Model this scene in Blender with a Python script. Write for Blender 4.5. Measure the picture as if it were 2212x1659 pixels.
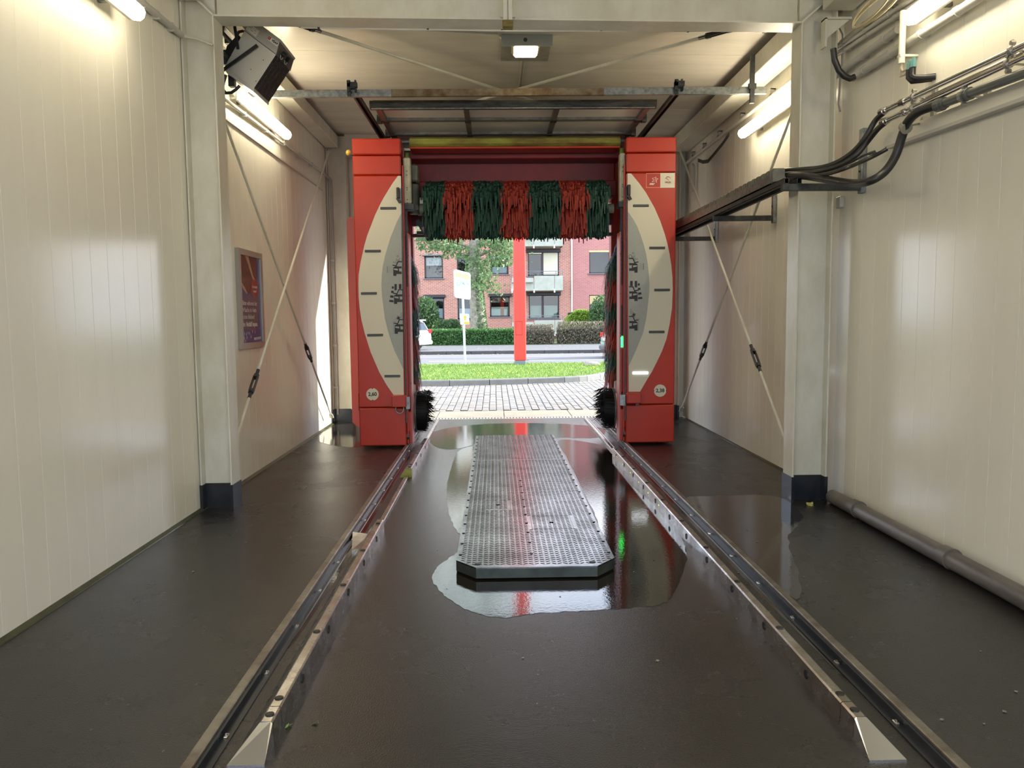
import bpy, bmesh, math, random
from mathutils import Vector as V, Matrix

random.seed(7)
for o in list(bpy.data.objects):
    bpy.data.objects.remove(o)
C = bpy.context.scene.collection
S = bpy.context.scene
PI = math.pi

# ------------------------------------------------------------------ camera
FPX, CXP, CYP, CAMH = 1690.0, 1106.0, 829.5, 1.5
ya, pi_, ro = math.radians(1.19), math.radians(-4.92), math.radians(0.55)
fw = V((math.sin(ya) * math.cos(pi_), math.cos(ya) * math.cos(pi_), math.sin(pi_)))
rt = V((math.cos(ya), -math.sin(ya), 0))
up = rt.cross(fw)
RR = rt * math.cos(ro) - up * math.sin(ro)
UU = up * math.cos(ro) + rt * math.sin(ro)
cd = bpy.data.cameras.new('camera')
cam = bpy.data.objects.new('camera', cd)
C.objects.link(cam)
cam.matrix_world = Matrix(((RR.x, UU.x, -fw.x, 0), (RR.y, UU.y, -fw.y, 0), (RR.z, UU.z, -fw.z, CAMH), (0, 0, 0, 1)))
cd.sensor_width = 36
cd.lens = FPX / 2212 * 36
cd.clip_end = 500
S.camera = cam

# ------------------------------------------------------------------ world, sun, exposure
W = bpy.data.worlds.new('sky')
S.world = W
W.use_nodes = True
nt = W.node_tree
bg = nt.nodes['Background']
tc = nt.nodes.new('ShaderNodeTexCoord')
mp = nt.nodes.new('ShaderNodeMapping')
mp.inputs['Scale'].default_value = (1, 1, 3)
nz = nt.nodes.new('ShaderNodeTexNoise')
nz.inputs['Scale'].default_value = 2.2
nz.inputs['Detail'].default_value = 6
cr = nt.nodes.new('ShaderNodeValToRGB')
cr.color_ramp.elements[0].position = .35
cr.color_ramp.elements[0].color = (0.50, 0.68, 1.0, 1)
cr.color_ramp.elements[1].position = .62
cr.color_ramp.elements[1].color = (1.0, 1.0, 1.0, 1)
nt.links.new(tc.outputs['Generated'], mp.inputs[0])
nt.links.new(mp.outputs[0], nz.inputs['Vector'])
nt.links.new(nz.outputs[0], cr.inputs[0])
nt.links.new(cr.outputs[0], bg.inputs[0])
bg.inputs[1].default_value = 3.05
sl = bpy.data.lights.new('sun', 'SUN')
sl.energy = 10.0
sl.angle = math.radians(0.8)
sl.color = (1, .95, .86)
so = bpy.data.objects.new('sun', sl)
C.objects.link(so)
SAZ, SEL = math.radians(18.5), math.radians(21)
sd = V((-math.cos(SAZ) * math.cos(SEL), -math.sin(SAZ) * math.cos(SEL), -math.sin(SEL)))
so.rotation_euler = sd.to_track_quat('-Z', 'Y').to_euler()
so.location = (30, 20, 20)
TUBE_E = 25.0
LED_E = 11.0
vs = S.view_settings
vs.view_transform = 'Standard'
vs.look = 'None'
vs.gamma = 1
vs.exposure = 0.38
vs.use_curve_mapping = False


# ------------------------------------------------------------------ pixel -> point at a real depth
def ray(px, py):
    return fw + RR * ((px - CXP) / FPX) + UU * ((CYP - py) / FPX)


def aY(px, py, y):
    d = ray(px, py)
    return V((0, 0, CAMH)) + d * (y / d.y)


def aX(px, py, x):
    d = ray(px, py)
    return V((0, 0, CAMH)) + d * (x / d.x)


def aZ(px, py, z=0):
    d = ray(px, py)
    return V((0, 0, CAMH)) + d * ((z - CAMH) / d.z)


# ------------------------------------------------------------------ materials
MATS = {}


def M(name, col, rough=.5, metal=0., var=0., vs=6., bump=0., bs=60., spec=.5, coat=0., emis=None, es=0., col2=None, stretch=(1, 1, 1), rvar=0.):
    if name in MATS:
        return MATS[name]
    m = bpy.data.materials.new(name)
    MATS[name] = m
    m.use_nodes = True
    t = m.node_tree
    p = t.nodes['Principled BSDF']
    p.inputs['Base Color'].default_value = (*col, 1)
    p.inputs['Roughness'].default_value = rough
    p.inputs['Metallic'].default_value = metal
    p.inputs['Specular IOR Level'].default_value = spec
    p.inputs['Coat Weight'].default_value = coat
    p.inputs['Coat Roughness'].default_value = .08
    if emis:
        p.inputs['Emission Color'].default_value = (*emis, 1)
        p.inputs['Emission Strength'].default_value = es
    c = t.nodes.new('ShaderNodeTexCoord')
    mm = t.nodes.new('ShaderNodeMapping')
    mm.inputs['Scale'].default_value = stretch
    g = t.nodes.new('ShaderNodeNewGeometry')
    t.links.new(g.outputs['Position'], mm.inputs[0])
    if var > 0 or col2:
        n = t.nodes.new('ShaderNodeTexNoise')
        n.inputs['Scale'].default_value = vs
        n.inputs['Detail'].default_value = 8
        n.inputs['Roughness'].default_value = .65
        t.links.new(mm.outputs[0], n.inputs['Vector'])
        r = t.nodes.new('ShaderNodeValToRGB')
        r.color_ramp.elements[0].position = .36
        r.color_ramp.elements[1].position = .66
        c2 = col2 if col2 else tuple(max(0, k * (1 - var)) for k in col)
        r.color_ramp.elements[0].color = (*c2, 1)
        r.color_ramp.elements[1].color = (*col, 1)
        t.links.new(n.outputs[0], r.inputs[0])
        t.links.new(r.outputs[0], p.inputs['Base Color'])
        if rvar:
            q = t.nodes.new('ShaderNodeMapRange')
            q.inputs['To Min'].default_value = rough + rvar
            q.inputs['To Max'].default_value = max(.02, rough - rvar)
            t.links.new(n.outputs[0], q.inputs[0])
            t.links.new(q.outputs[0], p.inputs['Roughness'])
    if bump > 0:
        n2 = t.nodes.new('ShaderNodeTexNoise')
        n2.inputs['Scale'].default_value = bs
        n2.inputs['Detail'].default_value = 4
        t.links.new(mm.outputs[0], n2.inputs['Vector'])
        b = t.nodes.new('ShaderNodeBump')
        b.inputs['Strength'].default_value = bump
        b.inputs['Distance'].default_value = .01
        t.links.new(n2.outputs[0], b.inputs['Height'])
        t.links.new(b.outputs[0], p.inputs['Normal'])
    return m


wallp = M('wall_panel', (.78, .755, .65), .16, col2=(.73, .705, .60), vs=1.2, spec=.38, bump=.04, bs=5, stretch=(1, 1, .25))
steelp = M('painted_steel', (.66, .65, .56), .35, col2=(.55, .53, .42), vs=4, bump=.1, bs=25, stretch=(1, 1, .5))
ceilp = M('ceiling_panel', (.66, .62, .53), .22, col2=(.57, .53, .45), vs=1.5, stretch=(.5, 2.5, 1), bump=.05, bs=4)
plinth = M('plinth_paint', (.018, .022, .028), .25, var=.4)
galv = M('galvanised', (.34, .36, .35), .42, .85, col2=(.17, .18, .18), vs=22, bump=.08, bs=60)
galvd = M('galvanised_dark', (.075, .08, .076), .5, .6, col2=(.035, .035, .035), vs=14)
rusty = M('rusty_steel', (.24, .20, .13), .65, .2, col2=(.10, .040, .010), vs=7, bump=.2, bs=50)
stain = M('stainless', (.62, .61, .58), .28, 1., col2=(.36, .31, .27), vs=7, stretch=(1, 1, 1), rvar=.12)
railm = M('rail_steel', (.30, .28, .24), .38, .75, col2=(.16, .13, .105), vs=8, bump=.1, bs=80)
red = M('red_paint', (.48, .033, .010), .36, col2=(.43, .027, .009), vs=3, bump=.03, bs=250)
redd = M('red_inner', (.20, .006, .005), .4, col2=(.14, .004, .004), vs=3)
redpost = M('red_post', (.85, .05, .035), .35)
cream = M('cream_print', (.66, .62, .48), .45)
greyp = M('grey_print', (.36, .375, .335), .45, var=.06, vs=30)
blk = M('black_plastic', (.012, .012, .013), .4)
rub = M('black_rubber', (.016, .015, .014), .45, var=.4, vs=14)
blk2 = M('black_print', (.01, .01, .01), .5)
darkbar = M('dark_bar', (.05, .05, .048), .35)
white = M('white_paint', (.8, .8, .78), .35)
cream_metal = M('weathered_cream', (.50, .48, .36), .45, col2=(.34, .34, .22), vs=12)
moss = M('mossy_cover', (.30, .32, .05), .6, col2=(.13, .075, .02), vs=7, bump=.3, bs=60, stretch=(.35, 1, 1))
mossg = M('moss_green', (.15, .22, .03), .6, var=.5)
conduit = M('grey_conduit', (.48, .47, .42), .4, var=.1)
pipeg = M('grey_pipe', (.17, .15, .13), .42, col2=(.10, .085, .075), vs=14, stretch=(1, .2, 1))
steelpipe = M('steel_pipe', (.55, .52, .47), .18, 1.)
hosem = M('hose_rubber', (.018, .017, .015), .42, var=.3)
teal = M('teal_plastic', (.10, .24, .22), .4)
yel = M('beacon', (.75, .50, .08), .25)


def glow(name, col, e):
    m = bpy.data.materials.new(name)
    m.use_nodes = True
    t = m.node_tree
    t.nodes.remove(t.nodes['Principled BSDF'])
    em = t.nodes.new('ShaderNodeEmission')
    em.inputs[0].default_value = (*col, 1)
    em.inputs[1].default_value = e
    t.links.new(em.outputs[0], t.nodes['Material Output'].inputs[0])
    return m


tubem = glow('tube_light', (1, .87, .64), TUBE_E)
ledm = glow('led_light', (1, .95, .55), LED_E)
greenm = glow('green_led', (.02, 1, .12), 6)
whitel = glow('white_led', (.9, .95, 1), 4)


def floor_mat():
    m = bpy.data.materials.new('wet_floor')
    m.use_nodes = True
    t = m.node_tree
    L = t.links.new
    p = t.nodes['Principled BSDF']
    g = t.nodes.new('ShaderNodeNewGeometry')
    n = t.nodes.new('ShaderNodeTexNoise')
    n.inputs['Scale'].default_value = 1.1
    n.inputs['Detail'].default_value = 7
    n.inputs['Roughness'].default_value = .6
    L(g.outputs['Position'], n.inputs['Vector'])
    r = t.nodes.new('ShaderNodeValToRGB')
    r.color_ramp.elements[0].position = .3
    r.color_ramp.elements[0].color = (.010, .009, .0078, 1)
    r.color_ramp.elements[1].position = .7
    r.color_ramp.elements[1].color = (.021, .0195, .0165, 1)
    L(n.outputs[0], r.inputs[0])
    L(r.outputs[0], p.inputs['Base Color'])
    q = t.nodes.new('ShaderNodeMapRange')
    q.inputs['From Min'].default_value = .35
    q.inputs['From Max'].default_value = .65
    q.inputs['To Min'].default_value = .20
    q.inputs['To Max'].default_value = .32
    p.inputs['Specular IOR Level'].default_value = 1.0
    L(n.outputs[0], q.inputs[0])
    L(q.outputs[0], p.inputs['Roughness'])
    # the lane between the guides is soaked and therefore smoother
    sp = t.nodes.new('ShaderNodeSeparateXYZ')
    L(g.outputs['Position'], sp.inputs[0])

    def mr(out, a, b):
        k = t.nodes.new('ShaderNodeMapRange')
        k.interpolation_type = 'SMOOTHSTEP'
        k.inputs['From Min'].default_value = a
        k.inputs['From Max'].default_value = b
        L(out, k.inputs[0])
        return k.outputs[0]

    def mul(a, b):
        k = t.nodes.new('ShaderNodeMath')
        k.operation = 'MULTIPLY'
        L(a, k.inputs[0])
        L(b, k.inputs[1])
        return k.outputs[0]
    wet = mul(mul(mr(sp.outputs[0], -1.0, -.5), mr(sp.outputs[0], 1.5, 1.0)), mr(sp.outputs[1], 3.2, 6.5))
    mx = t.nodes.new('ShaderNodeMix')
    mx.inputs[3].default_value = .12
    L(wet, mx.inputs[0])
    L(q.outputs[0], mx.inputs[2])
    L(mx.outputs[0], p.inputs['Roughness'])
    mx2 = t.nodes.new('ShaderNodeMix')
    mx2.inputs[2].default_value = .55
    mx2.inputs[3].default_value = 1.3
    L(wet, mx2.inputs[0])
    L(mx2.outputs[0], p.inputs['Specular IOR Level'])
    n2 = t.nodes.new('ShaderNodeTexNoise')
    n2.inputs['Scale'].default_value = 170
    n2.inputs['Detail'].default_value = 3
    L(g.outputs['Position'], n2.inputs['Vector'])
    b = t.nodes.new('ShaderNodeBump')
    b.inputs['Strength'].default_value = .45
    b.inputs['Distance'].default_value = .004
    L(n2.outputs[0], b.inputs['Height'])
    L(b.outputs[0], p.inputs['Normal'])
    return m


def puddle_mat():
    m = bpy.data.materials.new('water')
    m.use_nodes = True
    t = m.node_tree
    L = t.links.new
    p = t.nodes['Principled BSDF']
    p.inputs['Base Color'].default_value = (.016, .012, .009, 1)
    p.inputs['Roughness'].default_value = .03
    p.inputs['IOR'].default_value = 1.5
    p.inputs['Specular IOR Level'].default_value = 1.0
    g = t.nodes.new('ShaderNodeNewGeometry')
    n2 = t.nodes.new('ShaderNodeTexNoise')
    n2.inputs['Scale'].default_value = 38
    n2.inputs['Detail'].default_value = 4
    n2.inputs['Roughness'].default_value = .6
    L(g.outputs['Position'], n2.inputs['Vector'])
    b = t.nodes.new('ShaderNodeBump')
    b.inputs['Strength'].default_value = .10
    b.inputs['Distance'].default_value = .004
    L(n2.outputs[0], b.inputs['Height'])
    L(b.outputs[0], p.inputs['Normal'])
    return m


def brick_mat(name, c1, c2, mortar):
    m = bpy.data.materials.new(name)
    m.use_nodes = True
    t = m.node_tree
    L = t.links.new
    p = t.nodes['Principled BSDF']
    p.inputs['Roughness'].default_value = .8
    g = t.nodes.new('ShaderNodeNewGeometry')
    s = t.nodes.new('ShaderNodeSeparateXYZ')
    L(g.outputs['Position'], s.inputs[0])
    a = t.nodes.new('ShaderNodeMath')
    a.operation = 'ADD'
    L(s.outputs[0], a.inputs[0])
    L(s.outputs[1], a.inputs[1])
    c = t.nodes.new('ShaderNodeCombineXYZ')
    L(a.outputs[0], c.inputs[0])
    L(s.outputs[2], c.inputs[1])
    br = t.nodes.new('ShaderNodeTexBrick')
    br.inputs['Color1'].default_value = (*c1, 1)
    br.inputs['Color2'].default_value = (*c2, 1)
    br.inputs['Mortar'].default_value = (*mortar, 1)
    br.inputs['Scale'].default_value = 1
    br.inputs['Mortar Size'].default_value = .012
    br.inputs['Brick Width'].default_value = .25
    br.inputs['Row Height'].default_value = .083
    L(c.outputs[0], br.inputs['Vector'])
    L(br.outputs['Color'], p.inputs['Base Color'])
    return m


def chevron_steel():
    return M('tread_steel', (.24, .24, .26), .22, 1., col2=(.085, .085, .088), vs=3.2, bump=.05, bs=40, rvar=.09)


# ------------------------------------------------------------------ mesh builder
class MB:
    def __init__(s):
        s.v = []
        s.f = []

    def add(s, vs_, fs):
        k = len(s.v)
        s.v += [tuple(a) for a in vs_]
        s.f += [tuple(i + k for i in f) for f in fs]
        return s

    def box(s, x0, x1, y0, y1, z0, z1):
        return s.add([(x0, y0, z0), (x1, y0, z0), (x1, y1, z0), (x0, y1, z0), (x0, y0, z1), (x1, y0, z1), (x1, y1, z1), (x0, y1, z1)],
                     [(0, 3, 2, 1), (4, 5, 6, 7), (0, 1, 5, 4), (1, 2, 6, 5), (2, 3, 7, 6), (3, 0, 4, 7)])

    def bbox(s, x0, x1, y0, y1, z0, z1, b=.01):
        # box with chamfered edges
        bm = bmesh.new()
        bmesh.ops.create_cube(bm, size=1)
        for q in bm.verts:
            q.co = V(((x0 + x1) / 2 + q.co.x * (x1 - x0), (y0 + y1) / 2 + q.co.y * (y1 - y0), (z0 + z1) / 2 + q.co.z * (z1 - z0)))
        bmesh.ops.bevel(bm, geom=bm.edges[:], offset=b, segments=1, affect='EDGES')
        bm.verts.index_update()
        s.add([q.co[:] for q in bm.verts], [[q.index for q in f.verts] for f in bm.faces])
        bm.free()
        return s

    def bar(s, a, b, w, h=None, upv=(0, 0, 1)):
        a, b = V(a), V(b)
        h = h or w
        d = (b - a).normalized()
        u = V(upv)
        r = d.cross(u)
        if r.length < 1e-4:
            r = d.cross(V((0, 1, 0)))
        r.normalize()
        u = r.cross(d)
        vs_ = []
        for p in (a, b):
            for i, j in ((-1, -1), (1, -1), (1, 1), (-1, 1)):
                vs_.append(p + r * (i * w / 2) + u * (j * h / 2))
        return s.add(vs_, [(0, 3, 2, 1), (4, 5, 6, 7), (0, 1, 5, 4), (1, 2, 6, 5), (2, 3, 7, 6), (3, 0, 4, 7)])

    def tube(s, pts, r, seg=8, cap=True):
        pts = [V(p) for p in pts]
        n = len(pts)
        k = len(s.v)
        prev = None
        for i, p in enumerate(pts):
            d = (pts[min(i + 1, n - 1)] - pts[max(i - 1, 0)]).normalized()
            if prev is None:
                u = V((0, 0, 1)) if abs(d.z) < .9 else V((0, 1, 0))
                a = d.cross(u).normalized()
            else:
                a = (prev - d * prev.dot(d)).normalized()
            prev = a
            b = d.cross(a)
            rr = r[i] if isinstance(r, (list, tuple)) else r
            for j in range(seg):
                t = 2 * PI * j / seg
                s.v.append(tuple(p + a * (math.cos(t) * rr) + b * (math.sin(t) * rr)))
        for i in range(n - 1):
            for j in range(seg):
                j2 = (j + 1) % seg
                s.f.append((k + i * seg + j, k + i * seg + j2, k + (i + 1) * seg + j2, k + (i + 1) * seg + j))
        if cap:
            s.f.append(tuple(k + j for j in reversed(range(seg))))
            s.f.append(tuple(k + (n - 1) * seg + j for j in range(seg)))
        return s

    def prism(s, poly, axis, a, b):
        # poly: 2D list; axis 'x' -> (y,z), 'y' -> (x,z), 'z' -> (x,y)
        def mk(p, t):
            return {'x': (t, p[0], p[1]), 'y': (p[0], t, p[1]), 'z': (p[0], p[1], t)}[axis]
        n = len(poly)
        vs_ = [mk(p, a) for p in poly] + [mk(p, b) for p in poly]
        fs = [tuple(range(n)), tuple(reversed(range(n, 2 * n)))]
        for i in range(n):
            j = (i + 1) % n
            fs.append((i, i + n, j + n, j))
        return s.add(vs_, fs)

    def disc(s, c, axis, r, h, seg=20):
        c = V(c)
        ax = V(axis).normalized()
        return s.tube([c - ax * h / 2, c + ax * h / 2], r, seg)

    def ball(s, c, r, sx=1, sy=1, sz=1, seg=12, rings=8, jit=0):
        k = len(s.v)
        c = V(c)
        for i in range(rings + 1):
            th = PI * i / rings
            for j in range(seg):
                ph = 2 * PI * j / seg
                q = 1 + random.uniform(-jit, jit)
                s.v.append((c.x + r * sx * q * math.sin(th) * math.cos(ph), c.y + r * sy * q * math.sin(th) * math.sin(ph), c.z + r * sz * q * math.cos(th)))
        for i in range(rings):
            for j in range(seg):
                j2 = (j + 1) % seg
                s.f.append((k + i * seg + j, k + (i + 1) * seg + j, k + (i + 1) * seg + j2, k + i * seg + j2))
        return s

    def ring(s, c, R, r, axis='y', seg=14):
        pts = []
        c = V(c)
        for i in range(seg + 1):
            t = 2 * PI * i / seg
            a, b = R * math.cos(t), R * math.sin(t)
            pts.append(c + {'y': V((a, 0, b)), 'x': V((0, a, b)), 'z': V((a, b, 0))}[axis])
        return s.tube(pts, r, 5, False)


def mesh(mb, name, mat, off=V((0, 0, 0)), smooth=False):
    me = bpy.data.meshes.new(name)
    me.from_pydata([(a[0] - off.x, a[1] - off.y, a[2] - off.z) for a in mb.v], [], mb.f)
    me.update()
    bm = bmesh.new()
    bm.from_mesh(me)
    bmesh.ops.recalc_face_normals(bm, faces=bm.faces[:])
    bm.to_mesh(me)
    bm.free()
    if mat:
        me.materials.append(mat)
    if smooth:
        for p in me.polygons:
            p.use_smooth = True
        try:
            me.set_sharp_from_angle(angle=math.radians(40))
        except Exception:
            pass
    return me


def wloc(o):
    p = V((0, 0, 0))
    while o:
        p = p + V(o.location)
        o = o.parent
    return p


def tag(o, label=None, cat=None, group=None, kind=None):
    if label: o['label'] = label
    if cat: o['category'] = cat
    if group: o['group'] = group
    if kind: o['kind'] = kind
    return o


def thing(name, label, cat, loc=(0, 0, 0), group=None, kind=None, rz=0):
    o = bpy.data.objects.new(name, None)
    o.empty_display_size = .1
    C.objects.link(o)
    o.location = loc
    o.rotation_euler = (0, 0, rz)
    return tag(o, label, cat, group, kind)


KEEP = {'spray_icon', 'shine_icon', 'small_print', 'yellow_lettering', 'yellow_arrow', 'logo_print', 'star_mark', 'eagle_mark', 'dial_print',
        'grate', 'grille_bars', 'hatch', 'body', 'brick_wall', 'arrow_mark', 'service_hatch', 'stems', 'branch', 'round_hole', 'frame', 'headlight_print', 'loose_cables'}


def clusters(mb):
    # islands of a mesh, merged where their boxes touch
    n = len(mb.v)
    p = list(range(n))

    def find(a):
        while p[a] != a:
            p[a] = p[p[a]]
            a = p[a]
        return a
    for f in mb.f:
        r = find(f[0])
        for i in f[1:]:
            q = find(i)
            if q != r: p[q] = r
    isl = {}
    for f in mb.f:
        isl.setdefault(find(f[0]), []).append(f)
    L = []
    for fs in isl.values():
        vs_ = [mb.v[i] for f in fs for i in f]
        L.append([[min(q[k] for q in vs_) - .002 for k in range(3)], [max(q[k] for q in vs_) + .002 for k in range(3)], fs])
    ch_ = True
    while ch_ and len(L) < 200:
        ch_ = False
        for i in range(len(L)):
            for j in range(i + 1, len(L)):
                a, b = L[i], L[j]
                if all(a[0][k] <= b[1][k] and b[0][k] <= a[1][k] for k in range(3)):
                    L[i] = [[min(a[0][k], b[0][k]) for k in range(3)], [max(a[1][k], b[1][k]) for k in range(3)], a[2] + b[2]]
                    del L[j]
                    ch_ = True
                    break
            if ch_: break
    return L


def part(name, mb, mat, parent, label=None, kind=None, smooth=False, local=False):
    off = V((0, 0, 0)) if local else wloc(parent)
    if kind != 'stuff' and name not in KEEP and len(mb.v) < 6000:
        L = clusters(mb)
        if 1 < len(L) <= 60:
            first = None
            for (_, _, fs) in L:
                ids = sorted({i for f in fs for i in f})
                ix = {a: k for k, a in enumerate(ids)}
                sub = MB().add([mb.v[i] for i in ids], [tuple(ix[i] for i in f) for f in fs])
                o = bpy.data.objects.new(name, mesh(sub, name, mat, off, smooth))
                C.objects.link(o)
                o.parent = parent
                tag(o, label)
                first = first or o
            return first
    o = bpy.data.objects.new(name, mesh(mb, name, mat, off, smooth))
    C.objects.link(o)
    o.parent = parent
    return tag(o, label, None, None, kind)


def solo(name, mb, mat, label, cat, group=None, kind=None, smooth=False):
    xs = [a[0] for a in mb.v]
    ys = [a[1] for a in mb.v]
    zs = [a[2] for a in mb.v]
    off = V(((min(xs) + max(xs)) / 2, (min(ys) + max(ys)) / 2, min(zs)))
    o = bpy.data.objects.new(name, mesh(mb, name, mat, off, smooth))
    C.objects.link(o)
    o.location = off
    return tag(o, label, cat, group, kind)


def inst(name, me, parent, loc, rot=(0, 0, 0)):
    o = bpy.data.objects.new(name, me)
    C.objects.link(o)
    o.parent = parent
    o.location = V(loc) - wloc(parent)
    o.rotation_euler = rot
    return o


def text(name, body, size, mat, parent, loc, rot, extrude=.001, align='CENTER', sx=1, shear=0, bold=0):
    cu = bpy.data.curves.new(name, 'FONT')
    cu.body = body
    cu.size = size
    cu.extrude = extrude
    cu.align_x = align
    cu.align_y = 'CENTER'
    cu.shear = shear
    cu.offset = bold
    tmp = bpy.data.objects.new(name, cu)
    C.objects.link(tmp)
    dg = bpy.context.evaluated_depsgraph_get()
    me = bpy.data.meshes.new_from_object(tmp.evaluated_get(dg))
    bpy.data.objects.remove(tmp)
    me.materials.clear()
    me.materials.append(mat)
    o = bpy.data.objects.new(name, me)
    C.objects.link(o)
    o.parent = parent
    o.location = V(loc) - wloc(parent)
    o.rotation_euler = rot
    o.scale = (sx, 1, 1)
    return o


# ================================================================== SETTING
XL, XR = -2.34, 2.76
YF, YB = -1.2, 11.45


def ceil_z(x):
    return 4.07 - .013 * (x + 2.34)


floor = solo('floor', MB().box(XL - .1, XR + .1, YF, 11.46, -.2, 0), floor_mat(), 'dark wet floor of the wash bay', 'floor', kind='structure')

# walls made of 0.2 m panels


def wall(name, x, side, label):
    x0, x1 = (x - .12, x - .03) if side < 0 else (x + .03, x + .12)
    w = solo(name, MB().box(x0, x1, YF, YB, 0, 4.2), wallp, label, 'wall', kind='structure')
    pb = MB()
    t = .03
    g = .0009
    b = .0016
    pts = [(-.1 + g, 0), (-.1 + g, t - b), (-.1 + g + b, t), (.1 - g - b, t), (.1 - g, t - b), (.1 - g, 0)]
    poly = [((-p[1] if side > 0 else p[1]), p[0]) for p in pts]
    pb.prism(poly, 'z', 0.012, 4.1)
    me = mesh(pb, 'panel', wallp)
    n = 0
    y = YF + .1
    while y < YB - .05:
        inst('panel', me, w, (x - .03 if side < 0 else x + .03, y + (.03 if side < 0 else .08), 0))
        y += .2
        n += 1
    return w


wall('wall_left', XL, -1, 'left wall of cream vertical panels')
wall('wall_right', XR, 1, 'right wall of cream vertical panels')
OX0, OX1, OZ = -1.27, 1.74, 3.12
wb = MB().box(XL, OX0, YB - .02, YB + .22, 0, 4.1).box(OX1, XR, YB - .02, YB + .22, 0, 4.1).box(OX0, OX1, YB - .02, YB + .22, OZ, 4.1)
solo('wall_back', wb, wallp, 'end wall around the exit opening', 'wall', kind='structure')
wf = MB().box(XL, -2.28, YF - .15, YF, 0, 4.1).box(2.7, XR, YF - .15, YF, 0, 4.1).box(-2.28, 2.7, YF - .15, YF, 3.9, 4.1)
solo('wall_front', wf, wallp, 'entrance wall behind the camera', 'wall', kind='structure')

cb = MB()
cb.add([(XL - .1, YF - .2, ceil_z(XL - .1) + .03), (XR + .1, YF - .2, ceil_z(XR + .1) + .03), (XR + .1, YB + .3, ceil_z(XR + .1) + .03), (XL - .1, YB + .3, ceil_z(XL - .1) + .03),
        (XL - .1, YF - .2, 4.35), (XR + .1, YF - .2, 4.3), (XR + .1, YB + .3, 4.3), (XL - .1, YB + .3, 4.35)],
       [(0, 3, 2, 1), (4, 5, 6, 7), (0, 1, 5, 4), (1, 2, 6, 5), (2, 3, 7, 6), (3, 0, 4, 7)])
ceiling = solo('ceiling', cb, ceilp, 'cream panel ceiling', 'ceiling', kind='structure')
y = YF
while y < YB:
    p = MB()
    y1 = min(y + 1.0, YB) - .006
    p.add([(XL, y, ceil_z(XL)), (XR, y, ceil_z(XR)), (XR, y1, ceil_z(XR)), (XL, y1, ceil_z(XL)),
           (XL, y, ceil_z(XL) + .03), (XR, y, ceil_z(XR) + .03), (XR, y1, ceil_z(XR) + .03), (XL, y1, ceil_z(XL) + .03)],
          [(0, 3, 2, 1), (4, 5, 6, 7), (0, 1, 5, 4), (1, 2, 6, 5), (2, 3, 7, 6), (3, 0, 4, 7)])
    part('ceiling_panel', p, ceilp, ceiling)
    y += 1.0

# eaves rails along both walls under the ceiling
er = MB()
for (y0, y1) in ((-1.1, 1.0), (1.28, 6.08), (6.34, 11.15)):
    er.bbox(2.50, 2.735, y0, y1, 3.78, 3.96, .006)
solo('trim_1', er, steelp, 'box rail under the ceiling along the right wall', 'rail', kind='structure')
er = MB()
for (y0, y1) in ((-1.1, 1.0), (1.28, 6.08), (6.34, 11.15)):
    er.bbox(-2.33, -2.15, y0, y1, 3.86, 4.02, .006)
solo('trim_2', er, steelp, 'box rail under the ceiling along the left wall', 'rail', kind='structure')
# flashing where the wall meets the floor
solo('baseboard_left', MB().prism([(XL - .01, 0), (XL + .03, 0), (XL + .028, .006), (XL + .004, .02), (XL - .01, .02)], 'y', YF, 11.1),
     M('sealant', (.07, .075, .03), .3, var=.6, vs=9), 'dark algae-stained joint along the left wall', 'baseboard', kind='structure')
solo('baseboard_right', MB().prism([(XR + .01, 0), (XR - .02, 0), (XR - .018, .006), (XR - .004, .015), (XR + .01, .015)], 'y', YF, 11.1),
     MATS['sealant'], 'dark joint along the right wall', 'baseboard', kind='structure')

# ------------------------------------------------------------------ portal frames


def column(x0, x1, yf, side, label, ztop=3.72):
    """I-section column: two flanges running along the bay, web between, facing the camera."""
    t = thing('steel_column', label, 'column', ((x0 + x1) / 2, yf + .1, 0), group='cream steel columns of the wash bay')
    D = .2
    m = MB()
    inner = x1 if side < 0 else x0
    for (a, b) in ((x0, x0 + .014), (x1 - .014, x1)):
        m.bbox(a, b, yf, yf + D, .0, (ztop + .02 - (.03 if side > 0 else -.03)) if inner in (a, b) else 4.04, .003)
    part('flange', m, steelp, t)
    part('web', MB().box(x0 + .014, x1 - .014, yf + .085, yf + .115, 0, 4.04), steelp, t)
    # mitred stiffener continuing the beam flange through the corner
    zi = ztop + .02 - (.03 if side > 0 else -.03)
    part('stiffener', MB().bar((inner, yf + .1, zi), ((x0 + .012 if side < 0 else x1 - .012), yf + .1, zi + .235), .2, .014, (0, 0, 1)), steelp, t)
    p = MB()
    e = .006
    p.box(x0 - e, x0 + .02, yf - e, yf + D + e, 0, .2).box(x1 - .02, x1 + e, yf - e, yf + D + e, 0, .2)
    p.box(x0, x1, yf + .075, yf + .125, 0, .2)
    part('plinth', p, plinth, t, 'dark painted foot')
    return t


column(-2.335, -2.085, 6.12, -1, 'cream steel column at left, nearer one, dark blue foot')
column(2.36, 2.64, 6.12, 1, 'cream steel column at right, nearer one, yellow leaf at its foot')
column(-2.335, -2.06, 11.18, -1, 'cream steel column at far left corner beside the exit')
column(2.36, 2.64, 11.18, 1, 'cream steel column at far right corner behind the red gantry')
column(-2.335, -2.085, 1.05, -1, 'cream steel column beside the camera on the left')
column(2.36, 2.64, 1.05, 1, 'cream steel column beside the camera on the right')


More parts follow.
